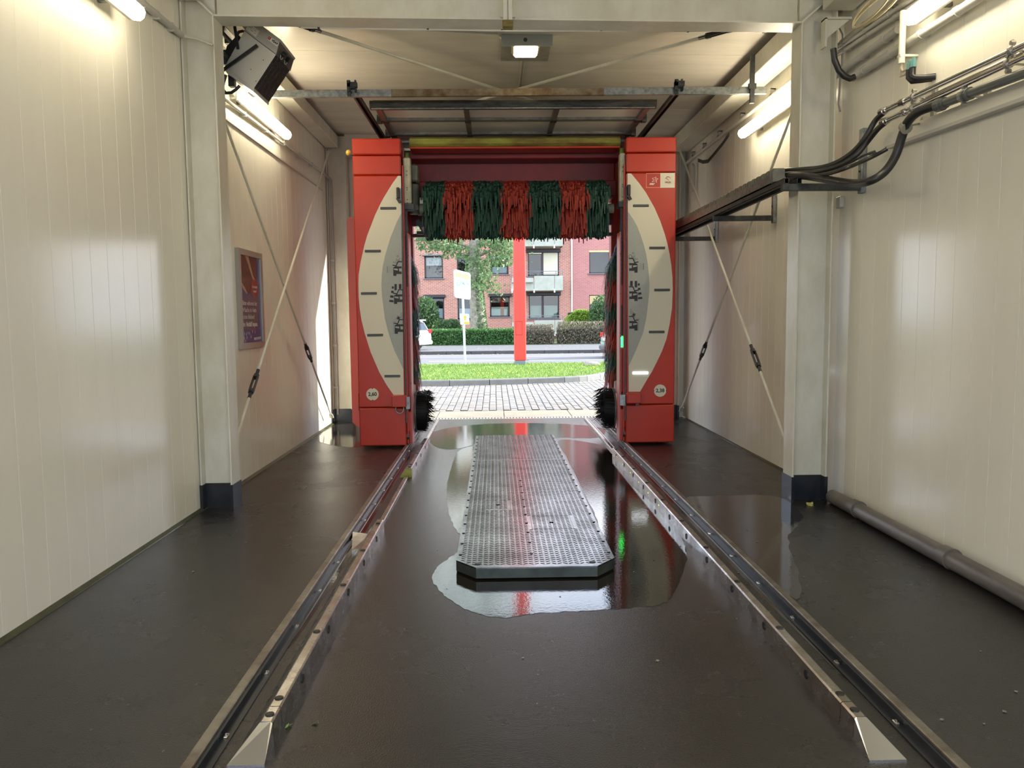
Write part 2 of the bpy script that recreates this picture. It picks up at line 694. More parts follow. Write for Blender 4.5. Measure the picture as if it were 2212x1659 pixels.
def beam(yf, label):
    t = thing('portal_beam', label, 'beam', (.15, yf + .1, 3.7), group='ceiling beams of the wash bay')

    def zb(x):
        return 3.764 - .0132 * (x + 2.1)
    xa, xb = -2.085, 2.36
    m = MB()
    m.prism([(xa, zb(xa)), (xb, zb(xb)), (xb, zb(xb) + .014), (xa, zb(xa) + .014)], 'y', yf, yf + .2)
    part('flange', m, steelp, t)
    part('web', MB().prism([(xa, zb(xa) + .014), (xb, zb(xb) + .014), (xb, ceil_z(xb) + .02), (xa, ceil_z(xa) + .02)], 'y', yf + .09, yf + .11), steelp, t)
    return t


beam(6.12, 'cream steel beam crossing under the ceiling in front of the heater')
beam(11.18, 'cream steel beam above the exit end of the bay')
beam(1.05, 'cream steel beam above the camera')
# bracket hung on the beam middle
t = thing('beam_bracket', 'cream channel bracket clamped on the middle of the front beam, rusty end', 'bracket', (.12, 6.1, 3.66))
b0 = aY(1097, 48, 6.08)
m = MB().box(b0.x - .034, b0.x - .004, 6.06, 6.11, b0.z - .0, 4.03).box(b0.x + .004, b0.x + .034, 6.06, 6.11, b0.z, 4.03).box(b0.x - .006, b0.x + .006, 6.075, 6.11, b0.z, 4.03)
part('channel', m, steelp, t)
part('end_foot', MB().bbox(b0.x - .04, b0.x + .04, 6.04, 6.12, b0.z - .045, b0.z + .006, .006), moss, t, 'rust and algae stained foot')
m = MB()
for z in (b0.z + .04, b0.z + .18):
    m.box(b0.x - .055, b0.x + .055, 6.085, 6.112, z, z + .03)
part('clamp', m, steelp, t)
# pipe under the beam
sp0, sp1, sp2 = aY(650, 58.5, 6.36), aY(1100, 65.5, 6.36), aY(1715, 66, 6.36)
m = MB().tube([sp0, sp1, sp2], .011, 8)
t = thing('spray_pipe', 'thin white pipe with clips running under the front beam', 'pipe', (0, 6.36, 3.65))
part('pipe', m, M('white_pipe', (.72, .70, .62), .35), t, smooth=True)
m = MB()
for x in (-1.35, -.5, .08, .86, 1.55, 2.15):
    z = sp0.z + (sp2.z - sp0.z) * (x - sp0.x) / (sp2.x - sp0.x)
    m.box(x - .008, x + .008, 6.345, 6.375, z - .016, z + .03)
part('pipe_clip', m, galvd, t)

# ------------------------------------------------------------------ brace rods


def rod(a, b, tb, label, r=.013, mat=None):
    """tension rod from a to b with a turnbuckle at parameter tb"""
    a, b = V(a), V(b)
    t = thing('brace_rod', label, 'rod', tuple(a if a.z < b.z else b))
    d = b - a
    L = d.length
    u = d / L
    part('rod', MB().tube([a, a + u * (tb * L - .1)], r, 8).tube([a + u * (tb * L + .1), b], r, 8), mat or steelp, t, smooth=True)
    c = a + u * tb * L
    w = MB()
    s = V((u.y, -u.x, 0)).normalized() if abs(u.z) < .99 else V((1, 0, 0))
    for k in (-1, 1):
        w.bar(c - u * .1 + s * k * .018, c + u * .1 + s * k * .018, .01, .03)
    for k in (-1, 1):
        w.tube([c + u * k * .08, c + u * k * .12], .026, 6)
        w.tube([c + u * k * .11, c + u * k * .19], .017, 6)
    part('turnbuckle', w, blk, t, 'black turnbuckle')
    e = MB()
    for q, k in ((a, 1), (b, -1)):
        e.bar(q - u * k * .03, q + u * k * .07, .05, .012)
    part('end_plate', e, steelp, t)
    return t


rod((-2.2, 6.47, .40), (-2.2, 10.75, 3.72), .155, 'brace rod on the left wall rising towards the exit, turnbuckle low beside the poster')
rod((-2.235, 10.60, .17), (-2.235, 6.45, 3.36), .29, 'brace rod on the left wall falling towards the exit, passing behind its twin')
rod((2.5, 6.55, .33), (2.5, 10.9, 3.90), .21, 'brace rod on the right wall rising towards the exit, thick black turnbuckle')
rod((2.54, 10.62, .2), (2.54, 6.5, 3.40), .27, 'brace rod on the right wall rising towards the near column')
ca_, cx_, cb_ = aZ(655, 56, 3.955), aZ(1088, 197, 3.955), aZ(1548, 72, 3.92)
cy_ = aZ(1108, 196, 3.92)
ea_, eb_ = (cx_ - ca_).normalized() * .12, (cy_ - cb_).normalized() * .12
rod(ca_ - ea_, cx_ + (cx_ - ca_) * .85, .022, 'ceiling brace rod starting beside the heater and crossing its twin before the lamp shadow', .016)
rod(cb_ - eb_, cy_ + (cy_ - cb_) * .85, .022, 'ceiling brace rod starting above the right tube light and crossing under its twin', .016)

# ------------------------------------------------------------------ exterior ground
conc = M('concrete_slab', (.30, .25, .18), .7, var=.25, vs=3)
pavm = M('paver_stone', (.235, .215, .19), .8, col2=(.19, .17, .15), vs=1.3, bump=.15, bs=30)
pav2 = M('paver_stone_grey', (.20, .195, .19), .8, col2=(.165, .16, .158), vs=1.3, bump=.15, bs=30)
sandm = M('joint_sand', (.12, .12, .04), .95, col2=(.085, .075, .05), vs=3)
asph = M('asphalt', (.135, .14, .15), .85, var=.12, vs=3)
asph2 = M('asphalt_dark', (.12, .125, .135), .85, var=.15, vs=4)

solo('earth', MB().box(-60, 60, -40, 90, -.6, -.25), M('soil', (.12, .1, .06), .9), 'ground under the street', 'ground', kind='structure')
solo('forecourt', MB().box(-20, 20, -30, YF, -.25, -.005), M('forecourt_concrete', (.42, .42, .43), .8, var=.1), 'pale concrete forecourt behind the camera', 'ground', kind='structure')
pave = solo('pavement', MB().box(-14, 14, 12.45, 23.3, -.24, -.03), sandm, 'sunlit paved yard outside the exit', 'pavement', kind='structure')
solo('side_yard', MB().box(-14, XL - .13, YF, 12.45, -.24, -.01).box(XR + .13, 14, YF, 12.45, -.24, -.01), M('forecourt_concrete', (.5, .5, .5)), 'paved yard beside the bay', 'pavement', kind='structure')
PW, PL = .1165, .232
meA = mesh(MB().bbox(-PW / 2 + .005, PW / 2 - .005, -PL / 2 + .009, PL / 2 - .009, -.05, 0, .008), 'paver', pavm)
meB = mesh(MB().bbox(-PW / 2 + .005, PW / 2 - .005, -PL / 2 + .009, PL / 2 - .009, -.05, 0, .008), 'paver', pav2)
cnt = 0
rest = MB()
rest2 = MB()
ny = int((23.2 - 12.5) / PL)
for r in range(ny):
    for c in range(-62, 70):
        x = c * PW + .06
        y = 12.5 + PL / 2 + r * PL + (PL / 2 if c % 2 else 0)
        if y > 23.2: continue
        dz = random.uniform(-.004, .003)
        z = -.002 + dz
        if r < 9 and -1.35 < x < 2.35 and cnt < 300:
            inst('paver', meA if random.random() < .6 else meB, pave, (x, y, z))
            cnt += 1
        elif r < 34 and -4.5 < x < 6:
            q = rest if random.random() < .6 else rest2
            a, b = PW / 2 - .007, PL / 2 - .011
            q.add([(x - a, y - b, z), (x + a, y - b, z), (x + a, y + b, z), (x - a, y + b, z), (x - a - .004, y - b - .004, z - .03), (x + a + .004, y - b - .004, z - .03), (x + a + .004, y + b + .004, z - .03), (x - a - .004, y + b + .004, z - .03)],
                  [(0, 1, 2, 3), (4, 5, 1, 0), (5, 6, 2, 1), (6, 7, 3, 2), (7, 4, 0, 3)])
part('paver_field', rest, pavm, pave, kind='stuff')
part('paver_field', rest2, pav2, pave, kind='stuff')

# threshold slabs and drain
th = thing('threshold', 'row of tan concrete slabs between the drain and the pavers', 'threshold', (0, 12.05, -.2), kind='structure')
x = -6.0
for k in range(12):
    if k == 0: xs = -6.0
    w = 1.02
    part('slab', MB().bbox(xs + .004, xs + w - .004, 11.66, 12.46, -.12, .0, .006), conc, th)
    xs += w
dr = thing('drain_channel', 'slotted steel drain grate across the exit', 'drain', (.25, 11.56, -.1))
part('drain_trough', MB().box(-1.26, 1.73, 11.47, 11.65, -.12, -.05), M('drain_dark', (.02, .02, .02), .8), dr)
m = MB()
k = 0
x = -1.25
while x < 1.70:
    m.box(x, x + .022, 11.50, 11.62, -.03, -.002)
    x += .046
m.box(-1.26, 1.73, 11.475, 11.50, -.05, 0).box(-1.26, 1.73, 11.62, 11.65, -.05, 0)
part('grate', m, M('bright_steel', (.6, .58, .52), .35, .8), dr)

# kerb: stones follow a line bending away on the right
kpx = [(820, 835.5), (904, 834.4), (971.4, 833.9), (1058, 831.7), (1141.2, 829.2), (1220.4, 826.3), (1252, 824.6), (1270, 823), (1298.6, 818.7), (1335, 810)]
kp = [aZ(*p) for p in kpx]
kp = [kp[0] + (kp[0] - kp[1]) * 3, kp[0] + (kp[0] - kp[1])] + kp
kp.append(kp[-1] + (kp[-1] - kp[-2]) * 1.5)
kerbm = M('kerb_concrete', (.17, .17, .16), .8, var=.2, vs=6)
kt = thing('kerb', 'row of grey concrete kerb stones edging the grass strip', 'kerb', (0, 17.5, 0), kind='structure')
KH = .125
for i in range(len(kp) - 1):
    a, b = kp[i], kp[i + 1]
    d = (b - a).normalized()
    nrm = V((-d.y, d.x, 0))
    if nrm.y < 0: nrm = -nrm
    a2, b2 = a + d * .008, b - d * .008
    vs_ = []
    for q in (a2, b2):
        vs_ += [(q.x, q.y, -.05), (q.x + nrm.x * .02, q.y + nrm.y * .02, KH - .02), (q.x + nrm.x * .04, q.y + nrm.y * .04, KH), (q.x + nrm.x * .15, q.y + nrm.y * .15, KH), (q.x + nrm.x * .15, q.y + nrm.y * .15, -.05)]
    part('kerb_stone', MB().add(vs_, [(0, 1, 2, 3, 4), (9, 8, 7, 6, 5), (0, 5, 6, 1), (1, 6, 7, 2), (2, 7, 8, 3), (3, 8, 9, 4), (4, 9, 5, 0)]), kerbm, kt)

# grass strip
grm = M('grass_soil', (.10, .16, .02), .9, var=.4, vs=9)
g1 = M('grass_blade', (.22, .36, .04), .6, col2=(.14, .27, .03), vs=3)
far = [V((-12, 23.2, 0)), V((3.0, 23.2, 0)), V((4.0, 22.6, 0)), V((6.5, 22.3, 0))]
gm = MB()
front = [(q.x, q.y + .14) for q in kp]
poly = front + [(9, 21.5), (7, 23.3), (-14, 23.3)]
gm.prism(poly, 'z', -.1, .11)
gv = solo('grass_verge', gm, grm, 'bright green grass strip beyond the kerb', 'grass', kind='structure')


def kerb_y(x):
    for i in range(len(kp) - 1):
        if kp[i].x <= x <= kp[i + 1].x:
            f = (x - kp[i].x) / (kp[i + 1].x - kp[i].x)
            return kp[i].y + f * (kp[i + 1].y - kp[i].y)
    return 1e9


bl = MB()
for k in range(26000):
    x = random.uniform(-3.2, 4.6)
    y0 = kerb_y(x) + .16
    if y0 > 23: continue
    y = y0 + (23.3 - y0) * random.random()
    h = random.uniform(.03, .075)
    a = random.uniform(0, PI)
    w = .007
    lx, ly = random.uniform(-.05, .05), random.uniform(-.05, .05)
    dx, dy = math.cos(a) * w, math.sin(a) * w
    bl.add([(x - dx, y - dy, .1), (x + dx, y + dy, .1), (x + lx, y + ly, .1 + h)], [(0, 1, 2)])
part('grass_blades', bl, g1, gv, kind='stuff')
# small flowers
fl = MB()
for k in range(60):
    x = random.uniform(-2.5, 4)
    y = min(22.9, kerb_y(x) + random.uniform(.2, 1.8))
    fl.ball((x, y, .2), .012, seg=5, rings=3)
part('flower', fl, M('yellow_flower', (.8, .65, .05), .6), gv, kind='stuff')


def boulder(px0, px1, pyb, pyt, yy, label):
    a, b = aY(px0, pyb, yy), aY(px1, pyb, yy)
    top = aY(px0, pyt, yy).z
    cx = (a.x + b.x) / 2
    w = (b.x - a.x) / 2
    zb = .08
    m = MB().ball((cx, yy, zb + (top - zb) * .35), 1, w * 1.03, w * .8, (top - zb) * .65, 16, 10, .045)
    solo('boulder', m, M('boulder_stone', (.26, .24, .20), .85, col2=(.15, .14, .12), vs=6, bump=.5, bs=12), label, 'boulder', smooth=True)


boulder(1260, 1297, 799, 781, 22.0, 'rounded pale boulder on the grass at right')
boulder(921, 954, 797, 786, 23.2, 'low pale boulder on the grass at left')

# street
solo('road', MB().box(-60, 60, 23.3, 31.9, -.24, -.02), asph, 'grey asphalt street', 'road', kind='structure')
a = aZ(916, 780)
solo('road_patch', MB().box(-60, 60, 28.9, 31.85, -.019, -.014), M('asphalt_light', (.155, .155, .16), .85, var=.1), 'paler parking lane along the far kerb', 'road', kind='structure')
solo('road_marking', MB().box(-2.3, 1.0, 27.0, 27.13, -.019, -.012), white, 'white dash of the centre line left of the red post', 'marking')
solo('road_marking', MB().box(1.15, 4.3, 27.0, 27.13, -.019, -.012), white, 'white dash of the centre line right of the red post', 'marking')
fk = thing('far_kerb', 'low dark kerb along the far side of the street', 'kerb', (0, 31.95, 0), kind='structure')
for k in range(30):
    part('kerb_stone', MB().bbox(-15 + k * 1.0 + .006, -14 + k * 1.0 - .006, 31.88, 32.02, -.1, .12, .01), M('far_kerb_stone', (.07, .07, .07), .8, var=.2), fk)
solo('far_sidewalk', MB().box(-60, 60, 32.02, 38.6, -.1, .115), asph2, 'grey sidewalk in front of the hedge', 'sidewalk', kind='structure')
solo('front_garden', MB().box(-60, 60, 38.6, 90, -.1, .13), M('garden_soil', (.09, .12, .04), .9, var=.5, vs=2), 'garden ground before the brick house', 'ground', kind='structure')
# fallen leaves scattered
lf = MB()
for k in range(260):
    x = random.uniform(-8, 10)
    y = random.choice([random.uniform(30.8, 31.8), random.uniform(32.2, 38)])
    z = -.01 if y < 31.9 else .12
    a = random.uniform(0, 6)
    s = random.uniform(.03, .07)
    lf.add([(x + s * math.cos(a), y + s * math.sin(a), z + .012), (x - s * math.sin(a), y + s * math.cos(a), z + .004), (x - s * math.cos(a), y - s * math.sin(a), z + .01), (x + s * math.sin(a), y - s * math.cos(a), z + .004)], [(0, 1, 2, 3)])
solo('fallen_leaves', lf, M('dry_leaf', (.45, .38, .2), .7, var=.4, vs=3), 'fallen leaves scattered along the far kerb and sidewalk', 'leaves', kind='stuff')

# ------------------------------------------------------------------ brick house
brA = brick_mat('brick_orange', (.52, .20, .14), (.42, .13, .11), (.55, .45, .38))
brB = brick_mat('brick_pink', (.50, .19, .18), (.44, .15, .15), (.48, .30, .27))
frm = M('window_frame_brown', (.045, .03, .035), .4)
glassm = bpy.data.materials.new('window_glass')
glassm.use_nodes = True
gp = glassm.node_tree.nodes['Principled BSDF']
gp.inputs['Base Color'].default_value = (.8, .85, .85, 1)
gp.inputs['Roughness'].default_value = .02
gp.inputs['Transmission Weight'].default_value = 1
gp.inputs['IOR'].default_value = 1.5
curt = M('curtain', (.62, .72, .82), .8, var=.12, vs=8)
curtg = M('curtain_green', (.42, .55, .45), .8, var=.12, vs=8)
roomd = M('dark_room', (.03, .035, .04), .7, var=.5, vs=3)
sillm = M('sill_slate', (.16, .17, .2), .5)
shutc = M('cream_shutter', (.78, .74, .58), .5)
shuty = M('yellow_shutter', (.62, .50, .26), .5)
sboxm = M('shutter_box_black', (.03, .03, .035), .4)
balm = M('balcony_concrete', (.50, .52, .48), .8, col2=(.40, .43, .36), vs=2.5)
YH = 50.0
hs = thing('brick_house', 'red brick apartment house with brown windows and concrete balconies', 'building', (2, YH + 4, 0))


def hx(px): return aY(px, 640, YH).x
def hz(py): return aY(1100, py, YH).z


XS = hx(1235)
HX0, HX1, HZ = -14, 16, 9.3
wins = [  # px0, px1, py0, py1, kind
    (918, 958, 552, 600, 'room'), (988, 1026, 549, 600, 'plant'), (1060.5, 1099, 550, 592, 'curtain'),
    (918, 959, 642, 688, 'half'), (988, 1026, 642, 689, 'half'), (1058, 1101, 641, 684, 'halfg'),
    (1141, 1208, 539, 597, 'balc'), (1142, 1208, 632, 689, 'balc2'),
    (1273, 1318, 542, 592, 'plain'), (1273, 1318, 639, 672, 'shut'),
    (848, 888, 552, 600, 'room'), (848, 888, 642, 688, 'half'), (1345, 1385, 542, 592, 'plain')]
# third floor, seen only at its lower edge / in reflections
up3 = [(a, b, c - 92, d - 92, k) for (a, b, c, d, k) in wins[:3]] + [(1141, 1208, 447, 505, 'balc'), (1273, 1318, 450, 500, 'plain'), (848, 888, 460, 508, 'room')]
allw = wins + up3


def wallgrid(x0, x1, z0, z1, holes, y0, y1):
    m = MB()
    xs = sorted({x0, x1} | {h[0] for h in holes} | {h[1] for h in holes})
    zs = sorted({z0, z1} | {h[2] for h in holes} | {h[3] for h in holes})
    for i in range(len(xs) - 1):
        for j in range(len(zs) - 1):
            cx, cz = (xs[i] + xs[i + 1]) / 2, (zs[j] + zs[j + 1]) / 2
            if any(h[0] < cx < h[1] and h[2] < cz < h[3] for h in holes): continue
            m.box(xs[i], xs[i + 1], y0, y1, zs[j], zs[j + 1])
    return m


holesA, holesB = [], []
for (a, b, c, d, k) in allw:
    h = (hx(a), hx(b), hz(d), hz(c))
    (holesA if h[0] < XS else holesB).append(h)
part('brick_wall', wallgrid(HX0, XS, 0, HZ, holesA, YH, YH + .3), brA, hs, 'orange red brick wall with pale joints')
part('brick_wall', wallgrid(XS, HX1, 0, HZ, holesB, YH + .03, YH + .33), brB, hs, 'pinkish brick wall')
part('rear_wall', MB().box(HX0, HX1, YH + 4.0, YH + 9, 0, HZ), brB, hs)
part('inner_wall', MB().box(HX0, HX1, YH + 1.6, YH + 1.7, 0, HZ), roomd, hs)
part('roof', MB().prism([(YH - .5, HZ), (YH + 9.5, HZ), (YH + 4.5, HZ + 2.2)], 'x', HX0 - .5, HX1 + .5), M('roof_tile', (.12, .06, .05), .7, var=.3), hs)
for (a, b, c, d, k) in allw:
    x0, x1, z0, z1 = hx(a), hx(b), hz(d), hz(c)
    yb = YH + .1
    top = z1
    f = MB()
    t_ = .075
    f.box(x0, x0 + t_, yb, yb + .08, z0, z1).box(x1 - t_, x1, yb, yb + .08, z0, z1).box(x0, x1, yb, yb + .08, z1 - t_, z1).box(x0, x1, yb, yb + .08, z0, z0 + t_)
    if k.startswith('balc'):
        xm = x0 + (x1 - x0) * .46
        f.box(xm - .07, xm + .07, yb - .02, yb + .08, z0, z1)
    w = part('window', f, frm, hs)
    part('pane', MB().box(x0 + t_, x1 - t_, yb + .04, yb + .045, z0 + t_, z1 - t_), glassm, w)
    part('sill', MB().box(x0 - .08, x1 + .08, YH - .08, YH + .12, z0 - .06, z0), sillm, w)
    zc = z0 + (z1 - z0) * .5
    if k in ('half', 'halfg', 'balc2'):
        part('curtain', MB().box(x0 + .1, x1 - .1, yb + .12, yb + .14, z0, zc), curtg if k != 'half' else curt, w)
    if k == 'curtain':
        part('curtain', MB().box(x0 + .1, x1 - .1, yb + .12, yb + .14, z0, z0 + (z1 - z0) * .38), curt, w)
    if k == 'room':
        part('blind', MB().box(x0 + .1, x1 - .1, yb + .12, yb + .14, zc + .12, z1), white, w)
        part('lit_interior', MB().box(x0 + .1, x1 - .1, yb + .5, yb + .52, z0, z1), M('room_beige', (.4, .3, .24), .8, var=.4), w)
    if k == 'balc':
        part('roller_shutter', MB().box(xm + .08, x1 - .08, yb - .03, yb + .0, z0 + .1, z1 - .22), shutc, w)
        part('awning_box', MB().box(x0 + .05, xm - .05, YH - .08, YH + .08, z1 - .3, z1 - .2), shutc, w)
    if k in ('half', 'halfg', 'balc2', 'balc'):
        part('shutter_box', MB().bbox(x0 - .1, x1 + .1, YH - .14, YH + .1, z1 - (.22 if k.startswith('balc') else 0), z1 + (.0 if k.startswith('balc') else .2), .03), sboxm, w)
    if k == 'room':
        part('shutter_box', MB().bbox(x0 - .1, x1 + .02, YH - .12, YH + .1, z1, z1 + .1, .02), sillm, w)
    if k == 'shut':
        m = MB()
        z = z1 - .05
        while z > z1 - .58:
            m.bbox(x0 + .03, x1, yb - .05, yb - .02, z - .05, z, .008)
            z -= .055
        part('shutter_slats', m, shuty, w)
    if k == 'plain':
        part('lintel', MB().box(x0, x1, yb - .06, yb, z1 - .12, z1), shuty, w)
# downpipe
part('downpipe', MB().tube([(XS, YH - .06, .3), (XS, YH - .06, HZ)], .05, 8), white, hs)
# balconies
for (pt, pb, railtop) in ((596, 628, 586), (692, 722, 682), (500, 532, 490)):
    x0, x1 = aY(1104, 610, YH - 1.2).x, aY(1216, 610, YH - 1.2).x
    xm1, xm2 = aY(1153.5, 610, YH - 1.2).x, aY(1197.5, 610, YH - 1.2).x
    z0, z1 = aY(1160, pb, YH - 1.3).z, aY(1160, pt, YH - 1.3).z
    b = part('balcony', MB().box(x0, x1, YH - 1.2, YH, z0, z0 + .15), balm, hs)
    for (q0, q1, zt, yo) in ((x0, xm1, z0 + (z1 - z0) * .62, 0), (xm1, xm2, z1, -.04), (xm2, x1, z1, 0)):
        part('balcony_panel', MB().bbox(q0 + .01, q1 - .01, YH - 1.3 + yo, YH - 1.2 + yo, z0, zt, .01), balm, b)
    part('planter', MB().bbox(x0 + .03, xm1 - .05, YH - 1.5, YH - 1.22, z0 + (z1 - z0) * .55, z1 - .12, .02), balm, b)
    part('side_panel', MB().bbox(x1 - .1, x1, YH - 1.2, YH, z0, z1, .01), balm, b)
    zr = aY(1160, railtop, YH - 1.3).z
    m = MB().tube([(x0, YH - 1.25, zr), (x1, YH - 1.25, zr)], .02, 6).tube([(x0, YH - 1.25, (zr + z1) / 2), (x1, YH - 1.25, (zr + z1) / 2)], .012, 6)
    for q in (x0, xm1 + .25, xm2 + .1, x1 - .02):
        m.tube([(q, YH - 1.25, z1 - .3), (q, YH - 1.25, zr)], .016, 6)
    part('railing', m, M('rail_grey', (.2, .22, .25), .4, .5), b)
    m = MB()
    for q in (x0 + .06, xm1, xm2):
        m.tube([(q, YH - 1.32, z0 + .1), (q, YH - 1.32, z0 - .12)], .05, 6)
    part('drain_spout', m, white, b)

# ------------------------------------------------------------------ plants


def leaves(m, pts, s0, s1, flat=0.0):
    for p in pts:
        s = random.uniform(s0, s1)
        n = V((random.uniform(-1, 1), random.uniform(-1, 1), random.uniform(-.4, 1))).normalized()
        a = n.orthogonal().normalized()
        a.rotate(Matrix.Rotation(random.uniform(0, 6.28), 3, n))
        b = n.cross(a)
        p = V(p)
        m.add([p - a * s, p - b * s * .5, p + a * s, p + b * s * .5], [(0, 1, 2, 3)])


def leafm(name, c, c2):
    m = bpy.data.materials.new(name)
    m.use_nodes = True
    t = m.node_tree
    p = t.nodes['Principled BSDF']
    p.inputs['Roughness'].default_value = .55
    g = t.nodes.new('ShaderNodeNewGeometry')
    r = t.nodes.new('ShaderNodeValToRGB')
    r.color_ramp.elements[0].color = (*c, 1)
    r.color_ramp.elements[1].color = (*c2, 1)
    t.links.new(g.outputs['Random Per Island'], r.inputs[0])
    t.links.new(r.outputs[0], p.inputs['Base Color'])
    tr = t.nodes.new('ShaderNodeBsdfTranslucent')
    t.links.new(r.outputs[0], tr.inputs[0])
    mx = t.nodes.new('ShaderNodeMixShader')
    mx.inputs[0].default_value = .35
    t.links.new(p.outputs[0], mx.inputs[1])
    t.links.new(tr.outputs[0], mx.inputs[2])
    t.links.new(mx.outputs[0], t.nodes['Material Output'].inputs[0])
    return m


lg = leafm('leaf_dark', (.045, .11, .04), (.12, .22, .08))
lh = leafm('leaf_hedge', (.04, .12, .035), (.10, .24, .06))
ll = leafm('leaf_light', (.18, .32, .04), (.34, .50, .08))
lb = leafm('leaf_brown', (.10, .11, .06), (.26, .21, .17))
lt = leafm('leaf_tree', (.09, .18, .07), (.20, .32, .13))
bark = M('bark', (.34, .32, .27), .85, col2=(.16, .15, .10), vs=5, bump=.5, bs=9)
core = M('hedge_core', (.02, .03, .012), .9)


def hedge(px0, px1, pyt, yy, depth, mat, label, n, s0=.035, s1=.07, zb=.1, ragged=.05, taper=0, cat='hedge'):
    x0, x1 = aY(px0, 720, yy).x, aY(px1, 720, yy).x
    zt = aY((px0 + px1) / 2, pyt, yy).z
    t = thing('hedge' if cat == 'hedge' else 'shrub', label, cat, ((x0 + x1) / 2, yy + depth / 2, zb))
    part('stems', MB().box(x0 + .08 + taper, x1 - .08 - taper, yy + .08, yy + depth - .08, zb, zt - .1), core, t)
    pts = []
    for k in range(n):
        f = random.random()
        if f < .6:
            p = V((random.uniform(x0, x1), yy + random.uniform(-.05, .08), random.uniform(zb, zt)))
        elif f < .9:
            p = V((random.uniform(x0, x1), yy + random.uniform(0, depth), zt + random.uniform(-.08, ragged)))
        else:
            p = V((random.choice((x0, x1)) + random.uniform(-.04, .04), yy + random.uniform(0, depth), random.uniform(zb, zt)))
        if taper:
            e = (p.z - zb) / (zt - zb)
            xc = (x0 + x1) / 2
            p.x = xc + (p.x - xc) * math.sqrt(max(.05, 1 - max(0, e - .35) ** 2 * 2.2))
        pts.append(p)
    m = MB()
    leaves(m, pts, s0, s1)
    part('foliage', m, mat, t, kind='stuff')
    return t


hedge(820, 1112, 713, 38.8, .9, lh, 'clipped dark green hedge left of the red post', 9000)
hedge(1133, 1196, 712, 38.8, .8, lb, 'shaggy brownish hedge just right of the red post', 3000, ragged=.25)
hedge(1207, 1400, 706, 38.9, .9, lb, 'shaggy brownish hedge at right with ragged twigs on top', 5500, ragged=.28)
hedge(1216, 1300, 671, 44, 1.2, ll, 'tall light green clipped hedge before the pink brick wall', 5000, ragged=.05, taper=.3)


def ballbush(px, py, rx, rz, yy, mat, label, n, s0=.05, s1=.1):
    c = aY(px, py, yy)
    t = thing('shrub', label, 'shrub', (c.x, yy, .12))
    part('stems', MB().tube([(c.x, yy, .1), (c.x, yy, c.z)], .06, 6).ball(c, 1, rx * .7, rx * .6, rz * .7), core, t)
    m = MB()
    pts = []
    for k in range(n):
        v = V((random.gauss(0, 1), random.gauss(0, 1), random.gauss(0, 1))).normalized() * random.uniform(.75, 1.08)
        pts.append(V((c.x + v.x * rx, yy + v.y * rx, max(.15, c.z + v.z * rz))))
    leaves(m, pts, s0, s1)
    part('foliage', m, mat, t, kind='stuff')


ballbush(918, 684, .80, 1.05, 43.8, lg, 'round dark green shrub behind the white car', 2600)
ballbush(952, 708, .62, .5, 45.9, lg, 'low green shrub under the left ground floor window', 1000)
ballbush(978, 706, .5, .45, 46.3, lg, 'low shrub between the sign pole and the hedge', 800)
ballbush(1303, 682, .75, 1.1, 43, lg, 'bushy dark shrub at the right end of the garden', 2400)

# big tree
tr = thing('tree', 'tall leafy street tree with ivy on its pale trunk', 'tree', (aY(1035, 712, 41).x, 41, .12))
base = aY(1034, 712, 41)
tops = [(base.x, 41, .1), (aY(1033, 690, 41).x, 41, 1.3), (aY(1027, 620, 41).x, 41, 3.1), (aY(1024, 560, 41).x, 41, 4.6), (aY(1026, 515, 41).x, 41, 5.7), (aY(1028, 430, 41).x, 41, 8), (aY(1024, 330, 41).x, 41, 12)]
part('trunk', MB().tube(tops, [.48, .40, .34, .30, .28, .22, .1], 12), bark, tr, smooth=True)
br_ends = []
bm_ = MB()
tc_ = V(tops[4])
for (dx, dz, z0) in ((-3.0, .4, 5.0), (-1.8, 1.2, 5.5), (2.4, .6, 5.2), (1.6, 1.6, 5.8), (-2.6, 3, 6.5), (2.6, 3, 7), (-1.2, 4, 8), (1.2, 4, 9), (-3.4, 1.5, 6), (2.0, .2, 4.6), (.9, -1.2, 4.2)):
    a = V((tc_.x, 41, z0))
    e = a + V((dx, random.uniform(-1.5, 1.0), dz))
    mid = (a + e) / 2 + V((0, 0, .3))
    bm_.tube([a, mid, e], [.11, .07, .03], 6)
    br_ends.append((a, mid, e))
part('branch', bm_, bark, tr, smooth=True)
m = MB()
pts = []
for (a, mid, e) in br_ends:
    for k in range(260):
        f = random.uniform(.25, 1.15)
        q = a.lerp(e, f) + V((random.gauss(0, .38), random.gauss(0, .45), random.gauss(-.05, .3)))
        pts.append(q)
for k in range(6500):   # high crown
    v = V((random.gauss(0, 1), random.gauss(0, 1), random.gauss(0, 1))).normalized() * random.uniform(.35, 1)
    pts.append(V((tc_.x - .8 + v.x * 4.4, 41 + v.y * 3.5, 12 + v.z * 5.2)))
# foliage fringe that hangs below the brush line in the photograph
for (px0, px1, py0, py1, n) in ((898, 935, 490, 520, 170), (905, 1000, 515, 540, 420), (955, 1035, 535, 560, 260), (1005, 1045, 555, 600, 260), (1010, 1050, 600, 625, 150), (1030, 1110, 515, 535, 330), (1050, 1108, 535, 575, 260), (1035, 1060, 560, 600, 120), (1030, 1045, 620, 660, 60)):
    for k in range(n):
        pts.append(aY(random.uniform(px0, px1), random.uniform(py0, py1), 41 + random.uniform(-1.2, .3)))
leaves(m, pts, .06, .13)
part('foliage', m, lt, tr, kind='stuff')
m = MB()
pts = []
for k in range(900):
    f = random.random()
    zz = .1 + 3.4 * (f ** 1.3)
    ang = random.uniform(-.6, 2.0) - PI / 2 + .3
    rr = .47 - .04 * zz + .05
    xx = tops[0][0] + (tops[2][0] - tops[0][0]) * min(1, zz / 3.1)
    if ang > -1.6: pts.append(V((xx + math.cos(ang) * rr, 41 + math.sin(ang) * rr, zz)))
